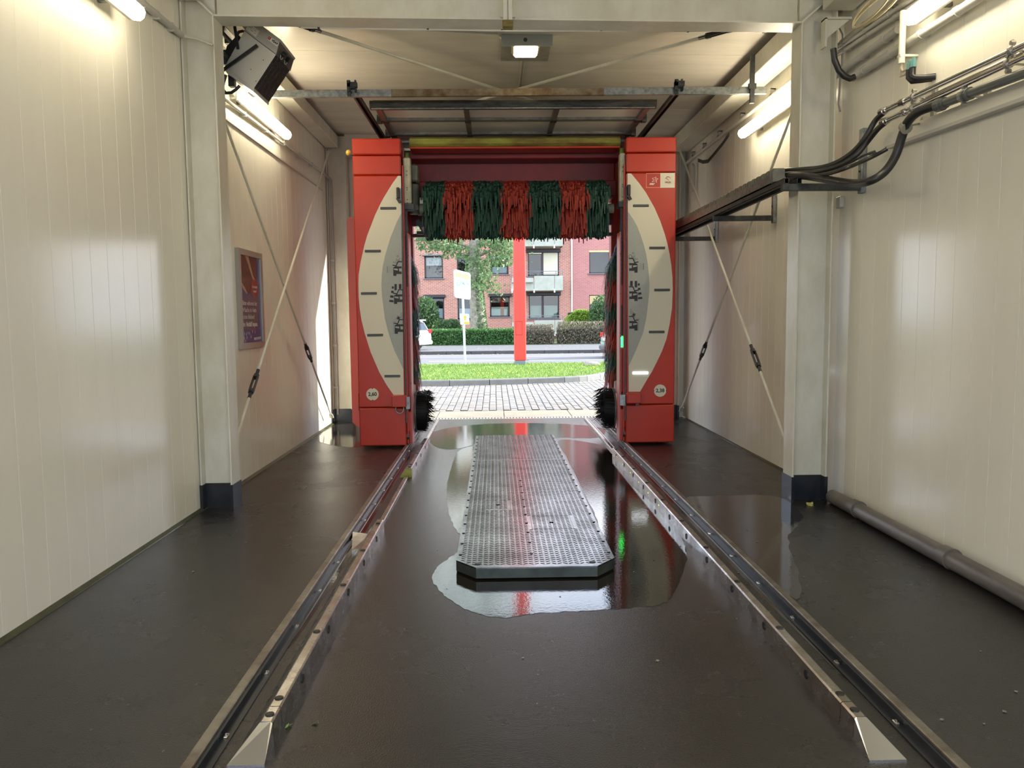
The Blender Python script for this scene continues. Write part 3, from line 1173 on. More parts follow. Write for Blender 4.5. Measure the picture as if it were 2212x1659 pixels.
leaves(m, pts, .04, .08)
part('ivy', m, lg, tr, kind='stuff')
# tree reflected in the windows side: trees behind the station
# ------------------------------------------------------------------ red post
a, b = aZ(1111, 795, .1), aZ(1129, 795, .1)
Yp = 22.6
px0, px1 = aY(1110.5, 700, Yp).x, aY(1129.5, 700, Yp).x
pw = px1 - px0
zb_ = aY(1111, 779, Yp).z
t = thing('red_post', 'tall red square pylon on a grey foot in the grass', 'post', ((px0 + px1) / 2 + .05, Yp + .15, .1))
m = MB().bbox(px0, px1 + .09, Yp, Yp + .34, zb_, 7.6, .02)
part('shaft', m, redpost, t)
part('foot', MB().bbox(px0 + .004, px1 + .086, Yp + .004, Yp + .33, .05, zb_, .02), M('grey_foot', (.14, .19, .21), .4), t, 'grey painted foot')
q0, q1 = aY(1114, 724, Yp - .01), aY(1128, 694, Yp - .01)
m = MB()
for (a0, a1, c0, c1) in ((q0.x, q1.x, q0.z, q0.z + .01), (q0.x, q1.x, q1.z - .01, q1.z), (q0.x, q0.x + .008, q0.z, q1.z), (q1.x - .008, q1.x, q0.z, q1.z)):
    m.box(a0, a1, Yp - .004, Yp + .002, c0, c1)
part('service_hatch', m, redd, t)
part('head_sign', MB().bbox(px0 - .9, px1 + .2, Yp + .02, Yp + .3, 7.6, 10.5, .03), redpost, t, 'red sign board on top')

# ------------------------------------------------------------------ street signs
Ys = 22.7
t = thing('street_sign', 'white board sign with DKV on a slim pole beside the grass', 'sign', (aY(1004, 790, Ys).x, Ys, .1))
pa, pb_ = aY(1005, 797, Ys), aY(999.5, 646, Ys)
part('pole', MB().tube([(pa.x, Ys, .08), (pb_.x, Ys, pb_.z + .3)], .035, 10), M('sign_pole', (.5, .53, .52), .4, .6), t, smooth=True)
# big board as a rounded quad, turned to the right
c = [aY(979.5, 581, Ys - .15), aY(1015.5, 590, Ys + .12), aY(1015.5, 648, Ys + .12), aY(981, 643, Ys - .15)]


def quadboard(c, th, ins=0.0, off=0.0, rnd=.06):
    cen = sum(c, V((0, 0, 0))) / 4
    n = (c[1] - c[0]).cross(c[3] - c[0]).normalized()
    if n.y > 0: n = -n
    cc = [q + (cen - q).normalized() * ins for q in c]
    pts = []
    for i in range(4):
        p, a_, b_ = cc[i], cc[i - 1], cc[(i + 1) % 4]
        pts += [p + (a_ - p).normalized() * rnd, p + (a_ - p).normalized() * rnd * .3 + (b_ - p).normalized() * rnd * .3, p + (b_ - p).normalized() * rnd]
    k = len(pts)
    fr = [p + n * (off + th) for p in pts]
    bk = [p + n * off for p in pts]
    return MB().add(fr + bk, [tuple(range(k)), tuple(reversed(range(k, 2 * k)))] + [(i, (i + 1) % k, (i + 1) % k + k, i + k) for i in range(k)]), n


m, n_ = quadboard(c, .03)
boardm = M('sign_white', (.5, .5, .49), .4)
part('sign_board', m, boardm, t, 'white board with rounded corners')
m, _ = quadboard(c, .004, .04, .03, .05)
part('board_face', m, M('sign_face', (.6, .6, .58), .35), t)
xd = (c[1] - c[0]).normalized()
zd = (c[3] - c[0]).normalized() * -1
yw = M('sign_yellow', (.60, .42, .02), .5)
cyanm = M('sign_cyan', (.06, .42, .40), .5)
cen = sum(c, V((0, 0, 0))) / 4
m = MB()
for k in range(9):
    f = (k + .6) / 9.4
    o_ = c[0] + (c[1] - c[0]) * (.06 + f * .86) + n_ * .036
    m.add([o_ - zd * .07, o_ - zd * .07 + xd * .022, o_ - zd * .20 + xd * .022, o_ - zd * .20], [(0, 1, 2, 3)])
part('yellow_lettering', m, yw, t)
rotz = math.atan2(xd.y, xd.x)
text('lettering', 'DKV', .22, cyanm, t, cen + n_ * .06 + V((0, 0, .05)), (PI / 2, 0, rotz), .001, shear=.25, bold=-.004)
# small sign
c2 = [aY(992.5, 677, Ys - .05), aY(1013, 678, Ys - .02), aY(1014, 701, Ys - .02), aY(994, 701, Ys - .05)]
m, n2_ = quadboard(c2, .012, 0, .04, .02)
part('small_sign', m, boardm, t, 'small white plate with yellow arrow and band')
ce = sum(c2, V((0, 0, 0))) / 4 + n2_ * .055
m = MB()
m.add([ce + V((-.10, 0, -.135)), ce + V((.12, 0, -.135)), ce + V((.12, 0, -.08)), ce + V((-.10, 0, -.08))], [(0, 1, 2, 3)])
m.add([ce + V((-.04, 0, .04)), ce + V((.06, 0, .04)), ce + V((.01, 0, .11))], [(0, 1, 2)])
m.add([ce + V((-.01, 0, .04)), ce + V((.03, 0, .04)), ce + V((.03, 0, -.03)), ce + V((-.01, 0, -.03))], [(0, 1, 2, 3)])
part('yellow_arrow', m, yw, t)

# ------------------------------------------------------------------ parked cars


def car(label, loc, rz, paint, dark=False):
    t = thing('car', label, 'car', loc, rz=rz)
    t.scale = (.9, .9, .82)
    prof = [(-2.15, .35), (-2.2, .62), (-2.12, .95), (-1.75, 1.05), (-1.0, 1.12), (-.35, 1.55), (.3, 1.66), (1.3, 1.62), (1.85, 1.5), (2.08, 1.0), (2.16, .9), (2.2, .55), (2.1, .32)]
    secs = []
    for w, s in ((-.9, 0), (-.86, 1), (.86, 1), (.9, 0)):
        secs.append((w, s))
    m = MB()
    k = 0
    n = len(prof)
    vs_ = []
    for (w, s) in ((-.88, 0), (.88, 0)):
        for (x, z) in prof:
            ww = w * (1 - max(0, z - .95) * .28)
            xx = x
            vs_.append((xx, ww, z))
    fs = [tuple(range(n)), tuple(reversed(range(n, 2 * n)))] + [(i, (i + 1) % n, (i + 1) % n + n, i + n) for i in range(n)]
    bm = bmesh.new()
    bv = [bm.verts.new(q) for q in vs_]
    for f in fs: bm.faces.new([bv[i] for i in f])
    bmesh.ops.recalc_face_normals(bm, faces=bm.faces[:])
    bmesh.ops.bevel(bm, geom=bm.edges[:], offset=.05, segments=2, affect='EDGES')
    bm.verts.index_update()
    m.add([q.co[:] for q in bm.verts], [[q.index for q in f.verts] for f in bm.faces])
    bm.free()
    part('body', m, paint, t, smooth=True, local=True)
    gl = M('car_glass', (.02, .025, .03), .05)
    g = MB()
    # rear window, side windows (slightly proud of the body)
    g.add([(1.90, -.62, 1.46), (1.90, .62, 1.46), (2.09, .68, 1.06), (2.09, -.68, 1.06)], [(0, 1, 2, 3)])
    for s in (-1, 1):
        def yy(z): return s * (.885 * (1 - max(0, z - .95) * .28) + .006)
        q = [(-.85, 1.14), (-.3, 1.5), (1.25, 1.56), (1.75, 1.44), (1.95, 1.1)]
        g.add([(x, yy(z), z) for x, z in q], [tuple(range(5))])
    part('window', g, gl, t, local=True)
    lm = MB()
    for s in (-1, 1):
        lm.bbox(2.0, 2.2, s * .8 - .11, s * .8 + .09, .88, 1.08, .02)
    part('tail_light', lm, M('tail_red', (.6, .02, .02), .2), t, 'red tail lights', local=True)
    part('number_plate', MB().box(2.19, 2.215, -.27, .27, .72, .84), white, t, local=True)
    part('bumper', MB().bbox(1.95, 2.26, -.86, .86, .3, .52, .05), paint if not dark else M('bumper_grey', (.10, .11, .12), .5), t, local=True)
    part('spoiler', MB().bbox(1.7, 2.02, -.66, .66, 1.53, 1.6, .02), paint, t, local=True)
    for (x, s) in ((-1.35, -1), (1.35, -1), (-1.35, 1), (1.35, 1)):
        w = part('wheel', MB().disc((x, s * .80, .33), (0, 1, 0), .33, .22, 20), rub, t, local=True)
        part('rim', MB().disc((x, s * .905, .33), (0, 1, 0), .2, .03, 12), galv, w, local=True)
    return t


wc = aZ(941, 762)
car('white car parked at the left beyond the street, rear towards the sign', (-4.87, 34.0, .1), math.radians(-23), M('car_white', (.85, .86, .88), .2, coat=1))
car('pale green car at the right edge of the view behind the brush', (5.95, 28.6, 0), math.radians(184), M('car_green', (.35, .50, .42), .2, coat=1), True)

# ================================================================== FLOOR THINGS
# flat track rails for the gantry


def track_rail(x, s, label):
    t = thing('track_rail', label, 'rail', (x, 5, 0), group='gantry track rails')
    y0, y1 = 2.0, 11.3
    part('rail', MB().bbox(x - .02, x + .02, y0 - 1.0, y1, 0, .042, .004), railm, t)
    part('inner_flange', MB().box(x + s * .02, x + s * .034, y0 - 1, y1, 0, .030).box(x + s * .034, x + s * .066, y0 - 1, y1, 0, .006), plinth, t)
    m = MB()
    y = 2.2
    while y < 11.2:
        m.bbox(x + s * .048 - .007, x + s * .048 + .007, y, y + .03, .004, .012, .002)
        m.tube([(x + s * .048, y + .015, .010), (x + s * .048, y + .015, .017)], .005, 6)
        y += .5
    part('clamp', m, stain, t)


track_rail(-1.03, 1, 'long flat steel track rail on the poster side of the bay')
track_rail(1.497, -1, 'long flat steel track rail on the hose side of the bay')


def wheel_guide(xi, s, y0, y1, label, nose=True, tail=True, start=None):
    """xi = inner bottom edge; s = +1 when the outer side is towards +x"""
    t = thing('wheel_guide', label, 'guide rail', (xi + s * .05, y0, 0))
    H = .088
    prof = [(0, 0), (-.003 * 0 + .003, H - .006), (.009, H), (.042, H), (.048, H - .004), (.118, 0)]
    P = [(xi + s * a, b) for a, b in prof]
    yb = y0 + (.13 if nose else 0)
    joints = [yb]
    q = yb + .11
    joints.append(q)
    while q + 2.9 < y1:
        q += 2.9
        joints.append(q)
    joints.append(y1)
    for i in range(len(joints) - 1):
        part('rail_section', MB().prism(P, 'y', joints[i] + .002, joints[i + 1] - .002), stain, t)
    if nose:
        yn = y0
        n = MB()
        f = [(xi + s * -.004, yn, 0), (xi + s * .122, yn, 0), (xi + s * .122, yn, .006), (xi - s * .004, yn, .006)]
        b_ = [(p[0], yb, p[1]) for p in P]
        n.add(f + b_, [(0, 1, 2, 3), (3, 2, 8, 7, 6), (3, 6, 5, 4), (3, 4, 0), (1, 9, 2), (2, 9, 8), (0, 4, 9, 1)])
        part('nose_ramp', n, M('bright_stainless', (.75, .75, .76), .22, 1.), t, 'bright sloping end cap')
    else:
        part('end_cap', MB().prism([(a, b) for a, b in P], 'y', y0 - .012, y0 - .001), moss, t, 'mossy end plate')
    # buttons
    y = yb + .05
    first = True
    side = 0
    k = 0
    ys = [yb + .05, yb + .17]
    while ys[-1] + .62 < y1: ys.append(ys[-1] + .62)
    if ys[-1] < y1 - .35: ys.append(y1 - .12)
    for y in ys:
        part('top_button', MB().tube([(xi + s * .026, y, H - .004), (xi + s * .026, y, H + .003), (xi + s * .026, y, H + .005)], [.0165, .0165, .013], 14), rub, t, smooth=False)
    y = yb + .42
    while y < y1 - .1:
        c = V((xi + s * .002, y, .045))
        part('side_lamp', MB().disc(c, (1, 0, 0), .019, .008, 14), rub, t)
        y += .5
    return t


wheel_guide(-.797, -1, 2.53, 5.42, 'stainless wheel guide on the poster side, front piece with sloping bright nose')
wheel_guide(-.80, -1, 7.30, 9.12, 'short stainless wheel guide beside the gantry foot with a mossy end plate', nose=False)
wg = wheel_guide(1.243, 1, 2.48, 8.30, 'long stainless wheel guide on the hose side with yellow-green glints')
m = MB()  # row of small glowing dots on the inner face of the guide
for k in range(6):
    m.tube([(1.2415, 5.9 + k * .42, .043), (1.2425, 5.9 + k * .42, .043)], .006, 6)
part('glow_dot', m, glow('yellow_glow', (.75, 1, .05), 1.4), wg, 'small glowing yellow-green dots')
# low strips continuing the guides
solo('guide_strip', MB().bbox(-.868, -.832, 5.42, 7.28, 0, .018, .004), stain, 'low bare steel strip between the two left wheel guides', 'strip')
solo('guide_strip', MB().bbox(-.868, -.832, 9.14, 11.3, 0, .018, .004), stain, 'low bare steel strip from the left wheel guide to the exit', 'strip')
solo('guide_strip', MB().bbox(1.275, 1.31, 8.32, 11.3, 0, .03, .004).bbox(1.325, 1.34, 8.32, 11.3, 0, .02, .004), stain, 'low twin steel strip from the right wheel guide to the exit', 'strip')
solo('hook_plate', MB().add([(-.93, 4.9, .03), (-.86, 4.92, .03), (-.80 - .06, 5.2, .045), (-1.0, 5.32, .03), (-.93, 4.9, .0), (-.86, 4.92, .0), (-.86, 5.2, .0), (-1.0, 5.32, .0)],
     [(0, 1, 2, 3), (7, 6, 5, 4), (0, 4, 5, 1), (1, 5, 6, 2), (2, 6, 7, 3), (3, 7, 4, 0)]), stain, 'small triangular steel plate beside the left wheel guide', 'plate')

# ------------------------------------------------------------------ treadplate deck
cs = chevron_steel()
PX0, PX1, PY0, PY1, PZ = -.245, .69, 4.36, 9.36, .075
dk = thing('tread_plate', 'long raised chequer plate deck in the middle of the floor', 'floor plate', ((PX0 + PX1) / 2, 6.8, 0))
ch = .12
out = [(PX0 + ch, PY0), (PX1 - ch, PY0), (PX1, PY0 + ch * 1.2), (PX1, PY1), (PX0, PY1), (PX0, PY0 + ch * 1.2)]
ins = [(a + (.012 if a < .2 else -.012), b + .01) for a, b in out]
fr = MB()
fr.prism(out, 'z', .012, PZ - .008)
part('side_frame', fr, M('frame_green', (.06, .075, .065), .4, .4, var=.5, vs=8), dk, 'dark greenish steel edge')
secs = [(PY0, 7.02), (7.02, 7.72), (7.72, PY1)]
for i, (a, b) in enumerate(secs):
    if i == 0:
        pl = [(PX0 + ch, a), (PX1 - ch, a), (PX1, a + ch * 1.2), (PX1, b - .004), (PX0, b - .004), (PX0, a + ch * 1.2)]
    else:
        pl = [(PX0, a), (PX1, a), (PX1, b - .004), (PX0, b - .004)]
    part('plate_section', MB().prism(pl, 'z', PZ - .008, PZ), cs, dk)
# chevron lozenges
lz = MB()
sx, sy = .033, .038
ncol = int((PX1 - PX0 - .03) / sx)
hatches = [(.235, .515, 5.16, 5.50), (-.09, .10, 5.72, 6.0)]
k = 0
for i in range(ncol):
    x = PX0 + .022 + sx * (i + .5) + .004
    ang = math.radians(33 if i % 2 else -33)
    ca, sa = math.cos(ang), math.sin(ang)
    y = PY0 + .02
    while y < PY1 - .02:
        y += sy
        dcor = min(x - PX0, PX1 - x)
        if y < PY0 + .16 and dcor < .14 - (y - PY0) * .85: continue
        if abs(y - 7.02) < .015 or abs(y - 7.72) < .015: continue
        skip = False
        for h in hatches:
            for e in (h[0], h[1]):
                if abs(x - e) < .012 and h[2] < y < h[3]: skip = True
            for e in (h[2], h[3]):
                if abs(y - e) < .012 and h[0] < x < h[1]: skip = True
        if skip: continue
        a, b, hh = .0185, .0055, .0024

        def q(u, v, z): return (x + u * ca - v * sa, y + u * sa + v * ca, PZ + z)
        lz.add([q(-a, 0, 0), q(0, -b, 0), q(a, 0, 0), q(0, b, 0), q(-a * .6, 0, hh), q(a * .6, 0, hh)],
               [(0, 1, 5, 4), (1, 2, 5), (2, 3, 4, 5), (3, 0, 4)])
part('tread_pattern', lz, cs, dk, kind='stuff')
for h in hatches:
    m = MB()
    w = .003
    for (a, b, c, d) in ((h[0] - w, h[0] + w, h[2], h[3]), (h[1] - w, h[1] + w, h[2], h[3]), (h[0], h[1], h[2] - w, h[2] + w), (h[0], h[1], h[3] - w, h[3] + w)):
        m.box(a, b, c, d, PZ - .004, PZ + .0006)
    m.disc(((h[0] + h[1]) / 2, (h[2] + h[3]) / 2, PZ + .002), (0, 0, 1), .014, .006, 10)
    part('hatch', m, plinth, dk, 'outline and bolt of a small hatch')
m = MB()
for (xx, yy) in ((PX0 + .13, PY0 + .07), (PX1 - .14, PY0 + .07)):
    m.disc((xx, yy, PZ + .001), (0, 0, 1), .018, .004, 12)
part('lifting_hole', m, blk, dk, 'dark round lifting holes')
m = MB()
y = PY0 + .25
while y < PY1 - .1:
    for xx in (PX0 + .02, PX1 - .02, (PX0 + PX1) / 2 - .02):
        if xx > PX0 + .1 and xx < PX1 - .1 and not (y < 6.9): continue
        m.disc((xx, y, PZ + .002), (0, 0, 1), .009, .005, 8)
    y += .235
part('screw', m, plinth, dk, kind='stuff')

# ------------------------------------------------------------------ puddles
pm = puddle_mat()


def puddle(pts, label, jit=.02, zz=.0012):
    # smooth closed outline with small random wobble
    n = len(pts)
    out = []
    for i in range(n):
        p0, p1, p2, p3 = [V((*pts[(i + k) % n], 0)) for k in (-1, 0, 1, 2)]
        for k in range(8):
            t_ = k / 8
            q = .5 * ((2 * p1) + (p2 - p0) * t_ + (2 * p0 - 5 * p1 + 4 * p2 - p3) * t_ ** 2 + (3 * p1 - p0 - 3 * p2 + p3) * t_ ** 3)
            out.append((q.x + random.uniform(-jit, jit) * .35, q.y + random.uniform(-jit, jit) * .8))
    m = MB()
    k = len(out)
    m.add([(a, b, zz) for a, b in out] + [(a, b, .0002) for a, b in out], [tuple(range(k))] + [(i, (i + 1) % k, (i + 1) % k + k, i + k) for i in range(k)])
    solo('puddle', m, pm, label, 'puddle')


def gz(*p): return [tuple(aZ(a, b)[:2]) for a, b in p]


puddle(gz((1020, 1170), (985, 1196), (950, 1220), (934, 1245), (945, 1272), (968, 1292), (1010, 1318), (1080, 1335), (1160, 1325), (1260, 1320), (1370, 1312), (1440, 1300), (1470, 1250), (1480, 1180), (1425, 1100), (1365, 1050), (1330, 1000), (1310, 965), (1210, 950), (1225, 990), (1265, 1070), (1295, 1140), (1290, 1200), (1200, 1220), (1100, 1220), (1040, 1210)), 'large puddle of water around the near end of the deck plate', .012)
puddle(gz((1025, 965), (990, 975), (975, 1010), (966, 1050), (968, 1100), (985, 1145), (1005, 1150), (1020, 1100), (1030, 1000)), 'narrow dark puddle along the left edge of the deck plate', .012)
puddle(gz((945, 930), (930, 955), (960, 970), (1010, 965), (1060, 950), (1200, 945), (1290, 945), (1300, 925), (1200, 915), (1050, 916)), 'bright wet film on the floor near the exit between the guides', .02)
puddle([(1.56, 4.0), (1.54, 5.0), (1.53, 6.2), (1.8, 6.35), (2.3, 6.3), (2.28, 5.7), (1.95, 5.1), (1.75, 4.4)], 'shallow water between the track rail and the column with the yellow leaf', .02)
puddle([(-1.01, 3.6), (-1.005, 5.0), (-1.0, 7.0), (-1.0, 8.6), (-.94, 8.6), (-.935, 7.0), (-.93, 5.0), (-.95, 3.6)], 'thin line of water beside the left track rail', .008)
puddle([(1.42, 3.2), (1.40, 5.0), (1.40, 7.0), (1.41, 8.8), (1.46, 8.8), (1.46, 7.0), (1.465, 5.0), (1.465, 3.2)], 'thin line of water beside the right track rail', .008)
puddle([(-1.6, 9.1), (-2.2, 9.6), (-2.25, 10.9), (-1.9, 11.1), (-1.65, 10.4)], 'sunlit wet film on the floor at the far left corner', .02)

# pipe along the floor on the right
t = thing('floor_pipe', 'thick grey drain pipe with sockets lying along the wall foot below the hoses', 'pipe', (2.66, 4, 0))
m = MB()
m.tube([(2.66, 2.2, .055), (2.66, 6.05, .055)], .055, 18)
part('pipe', m, pipeg, t, smooth=True)
m = MB()
for y in (3.05, 4.42, 5.6):
    m.tube([(2.66, y, .060), (2.66, y + .09, .060)], .0605, 18).tube([(2.66, y - .006, .06), (2.66, y + .006, .06)], .064, 18)
part('socket', m, pipeg, t, smooth=True)
# leaf and bits at the right column
m = MB()
for k in range(7):
    c_ = aZ(1755 + random.uniform(-14, 14), 1090 + random.uniform(-3, 3), .008)
    leaves(m, [c_], .018, .035)
solo('fallen_leaf', m, M('yellow_leaf', (.45, .42, .14), .6), 'yellow crumpled leaf at the foot of the right column', 'leaf')
for (px, py, lab) in ((560, 1565 + 8, 'small green leaf on the floor beside the left wheel guide nose'), (620, 1566, 'tiny pale leaf right of the left wheel guide')):
    m = MB()
    c_ = aZ(px + 60, py - 5, .006)
    leaves(m, [c_, c_ + V((.01, .008, 0))], .010, .016)
    solo('fallen_leaf', m, M('green_leaf', (.25, .38, .12), .6), lab, 'leaf')
m = MB()
for k in range(70):
    x, y = random.uniform(-2.2, 2.5), random.uniform(2.4, 8)
    if -.3 < x < .75 and y > 4.3: continue
    s_ = random.uniform(.003, .009)
    m.add([(x - s_, y, .003), (x, y - s_, .003), (x + s_, y, .005), (x, y + s_ * 1.5, .003)], [(0, 1, 2, 3)])
solo('debris', m, M('debris', (.05, .045, .04), .8, col2=(.3, .28, .2), vs=30), 'small crumbs of dirt scattered over the floor', 'debris', kind='stuff')

# ================================================================== GANTRY
GY = 8.95


def G(px, py, y=GY):
    return aY(px, py, y)


gt = thing('wash_gantry', 'big red car wash gantry with brushes spanning the bay', 'car wash', (.24, 9.6, 0))
LX0, LX1, RX0, RX1, GT = -1.572, -1.035, 1.497, 2.062, 3.495


def cover(x0, x1, z0, z1, nm='cover_panel', y0=GY, y1=9.22):
    return part(nm, MB().bbox(x0, x1, y0, y1, z0, z1, .012), red, gt)


z_a, z_b, z_c = G(800, 335).z, G(800, 378.5).z, G(800, 881).z
for (x0, x1) in ((LX0, LX1), (RX0, RX1)):
    if x0 > 0:
        za, zb, zc = G(1400, 329.5).z, G(1400, 372.5).z, G(1400, 874).z
    else:
        za, zb, zc = z_a, z_b, z_c
    cover(x0, x1, za + .005, GT)
    cover(x0, x1, zb + .003, za - .005)
    cover(x0, x1, zc + .003, zb - .003)
    cover(x0, x1, .03, zc - .003)
# side casings, rear covers, feet
for (x0, x1, xo) in ((LX0, LX1, -1), (RX0, RX1, 1)):
    a, b = (x0, x0 + .05) if xo < 0 else (x1 - .05, x1)
    part('side_casing', MB().box(a, b, 9.22, 10.1, .05, GT - .03), red, gt)
    part('rear_cover', MB().bbox(x0, x1, 10.1, 10.3, .05, GT - .01, .01), red, gt)
    f = MB().box(x0 + .05, x1 - .02, 9.1, 10.2, .03, .16)
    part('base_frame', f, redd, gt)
    c = MB()
    xm = x1 - .1 if xo < 0 else x0 + .1
    for y in (9.05, 10.15):
        c.disc((-1.03 if xo < 0 else 1.497, y, .125), (1, 0, 0), .085, .05, 18)
    part('track_wheel', c, blk, gt, smooth=False)
# cross hood behind the top brush
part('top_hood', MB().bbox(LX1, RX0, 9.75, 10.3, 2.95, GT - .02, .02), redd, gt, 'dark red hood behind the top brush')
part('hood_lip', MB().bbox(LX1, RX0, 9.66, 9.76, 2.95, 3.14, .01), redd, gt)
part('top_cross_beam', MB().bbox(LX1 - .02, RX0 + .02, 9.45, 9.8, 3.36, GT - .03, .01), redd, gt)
a, b = G(886, 320, 9.15), G(1338, 318, 9.15)
prof = [(9.10, a.z), (9.06, a.z + .03), (9.07, a.z + .085), (9.12, a.z + .115), (9.3, a.z + .12), (9.34, a.z)]
part('mossy_cover', MB().prism(prof, 'x', a.x, b.x), moss, gt, 'rounded cover stained olive and moss green', smooth=True)
part('cover_flange', MB().bbox(a.x, b.x, 9.09, 9.35, a.z - .02, a.z, .003), red, gt)
part('cross_pipe', MB().tube([(LX1 - .02, 9.2, a.z + .085), (a.x + .01, 9.2, a.z + .085)], .02, 8).tube([(b.x - .01, 9.2, b.z + .085), (RX0 + .02, 9.2, b.z + .085)], .02, 8), galv, gt)
# printed panels
thk = GY - .0035


def decal(nm, pts, mat, y0=GY - .003, y1=GY + .002, parent=None):
    return part(nm, MB().prism([(G(*p).x, G(*p).z) for p in pts], 'y', y0, y1), mat, parent or gt)


L_out = [(866.3, 380), (859.5, 380), (848, 396), (838.4, 411.6), (829, 427), (821, 442), (810, 465), (801.5, 487.5), (793.5, 508), (787, 530.5), (779, 567), (775, 592), (774.3, 613), (774.8, 640), (777, 666), (781, 692), (787.7, 719), (801, 761.4), (819.5, 804), (835.4, 831.7), (850, 853), (872.3, 853)]
L_in = [(866.8, 461), (864.6, 465), (857, 480), (850.7, 495.7), (844, 512), (838.4, 530.5), (832, 552), (827, 575), (824.8, 594.5), (824, 617), (825.3, 639.5), (831.4, 687), (838, 714), (846, 740), (853, 759), (862, 777.3), (871.8, 798.5)]
R_out = [(1355.5, 374.8), (1363.3, 374.8), (1380, 395), (1395, 415.7), (1413.5, 448.5), (1426, 477), (1436, 506), (1441.5, 526), (1446, 547), (1450, 573), (1452.5, 600), (1453, 625), (1451.5, 666), (1446.5, 700), (1439.6, 732.3), (1430, 758), (1418.4, 782.6), (1408, 803), (1397, 821), (1382.6, 846), (1358, 846)]
R_in = [(1356.5, 457), (1359, 460.8), (1368, 474), (1376.6, 489.5), (1384, 509), (1391, 530.5), (1395, 546), (1398, 563), (1401, 588), (1402.5, 613), (1402, 633), (1400, 652.8), (1396, 687), (1389, 719), (1376, 750.8), (1366, 774), (1358, 790.6)]
dl = decal('crescent_print', L_out, cream)
dr_ = decal('crescent_print', R_out, cream)
decal('grey_print', L_in, greyp, GY - .0055, GY - .0028)
decal('grey_print', R_in, greyp, GY - .0055, GY - .0028)
for (px, py) in ((839, 450), (805.6, 542.4), (797, 633.7), (810.5, 723.8), (847.6, 812.3), (1384.3, 444.4), (1419.3, 535.6), (1430, 626.3), (1418.4, 717)):
    c = G(px, py)
    part('light_bar', MB().bbox(c.x - .09, c.x + .09, GY - .012, GY, c.z - .014, c.z + .014, .004), darkbar, gt)
c = G(1383.2, 805.5)
part('light_bar', MB().bbox(c.x - .09, c.x + .09, GY - .012, GY, c.z - .014, c.z + .014, .004), whitel, gt, 'lit white bar near the bottom of the right panel')
# round height labels
for (px, py, txt) in ((804.7, 851.7, '2,60'), (1425.8, 843.8, '2,38')):
    c = G(px, py)
    r_ = part('round_label', MB().disc((c.x, GY - .001, c.z), (0, 1, 0), .071, .006, 32), cream, gt)
    text('lettering', txt, .058, blk2, r_, (c.x, GY - .0048, c.z), (PI / 2, 0, 0), .0008, bold=.0016)
    m = MB()
    if txt == '2,60':
        for s_ in (1, -1):
            m.prism([(c.x - .013, c.z + s_ * .072), (c.x + .013, c.z + s_ * .072), (c.x, c.z + s_ * .06)], 'y', GY - .0055, GY - .004)
    else:
        for s_ in (1, -1):
            m.prism([(c.x + s_ * .076, c.z - .01), (c.x + s_ * .076, c.z + .01), (c.x + s_ * .064, c.z)], 'y', GY - .0055, GY - .004)
    part('arrow_mark', m, blk2, r_)
# logo stickers: star and ORLEN
q0, q1 = G(1395.5, 374), G(1457.5, 405.5)
xm = G(1426.3, 390).x
zt, zb2 = q0.z, q1.z
part('sticker_frame', MB().box(q0.x, xm, GY - .0025, GY + .001, zb2, zt), M('salmon', (.75, .25, .13), .5), gt)
st = part('red_sticker', MB().box(q0.x + .007, xm - .002, GY - .0038, GY, zb2 + .007, zt - .007), M('sticker_red', (.42, .025, .012), .45), gt, 'dark red square with white star and lettering')
st2 = part('white_sticker', MB().box(xm, q1.x, GY - .0038, GY + .001, zb2, zt), cream, gt, 'cream square with red eagle mark and lettering')
U = (xm - q0.x) / 735.   # zoom units of the sticker


def SP(u, v): return (q0.x + (u - 400) * U, zt - (v - 215) * U)


wm = M('sticker_white', (.82, .78, .66), .5)
m = MB()


def stroke(m, pts, w, y0=GY - .0062, y1=GY - .0042):
    for i in range(len(pts) - 1):
        a_, b_ = V((pts[i][0], 0, pts[i][1])), V((pts[i + 1][0], 0, pts[i + 1][1]))
        d = (b_ - a_)
        if d.length < 1e-6: continue
        d.normalize()
        nn = V((-d.z, 0, d.x)) * w / 2
        e = d * w * .35
        a_, b_ = a_ - e, b_ + e
        m.prism([((a_ - nn).x, (a_ - nn).z), ((b_ - nn).x, (b_ - nn).z), ((b_ + nn).x, (b_ + nn).z), ((a_ + nn).x, (a_ + nn).z)], 'y', y0, y1)


star = [(905, 400), (890, 480), (905, 600), (935, 700)]
stroke(m, [SP(*p) for p in star], .0042)
stroke(m, [SP(*p) for p in [(905, 410), (850, 460), (720, 470), (730, 510), (850, 570)]], .0036)
stroke(m, [SP(*p) for p in [(900, 500), (1020, 500), (940, 570), (930, 640)]], .0034)
stroke(m, [SP(*p) for p in [(790, 570), (710, 655), (840, 640)]], .0036)
part('star_mark', m, wm, st)
p_ = SP(700, 755)
text('lettering', 'star', 165 * U, wm, st, (p_[0], GY - .0048, p_[1]), (PI / 2, 0, 0), .001, shear=.3, bold=.0012)
dkr = M('sticker_darkred', (.33, .01, .015), .5)
m = MB()
stroke(m, [SP(*p) for p in [(1390, 490), (1430, 470), (1560, 580)]], .0045)
stroke(m, [SP(*p) for p in [(1450, 420), (1560, 405), (1655, 480)]], .0045)
stroke(m, [SP(*p) for p in [(1430, 460), (1490, 400), (1560, 408)]], .0036)
part('eagle_mark', m, dkr, st2)
p_ = SP(1520, 690)
text('lettering', 'ORLEN', 110 * U, dkr, st2, (p_[0], GY - .0048, p_[1]), (PI / 2, 0, 0), .001, bold=.0006, sx=.86)
m = MB()
stroke(m, [SP(1490, 772), SP(1690, 772)], .0012)
part('underline_mark', m, dkr, st2)


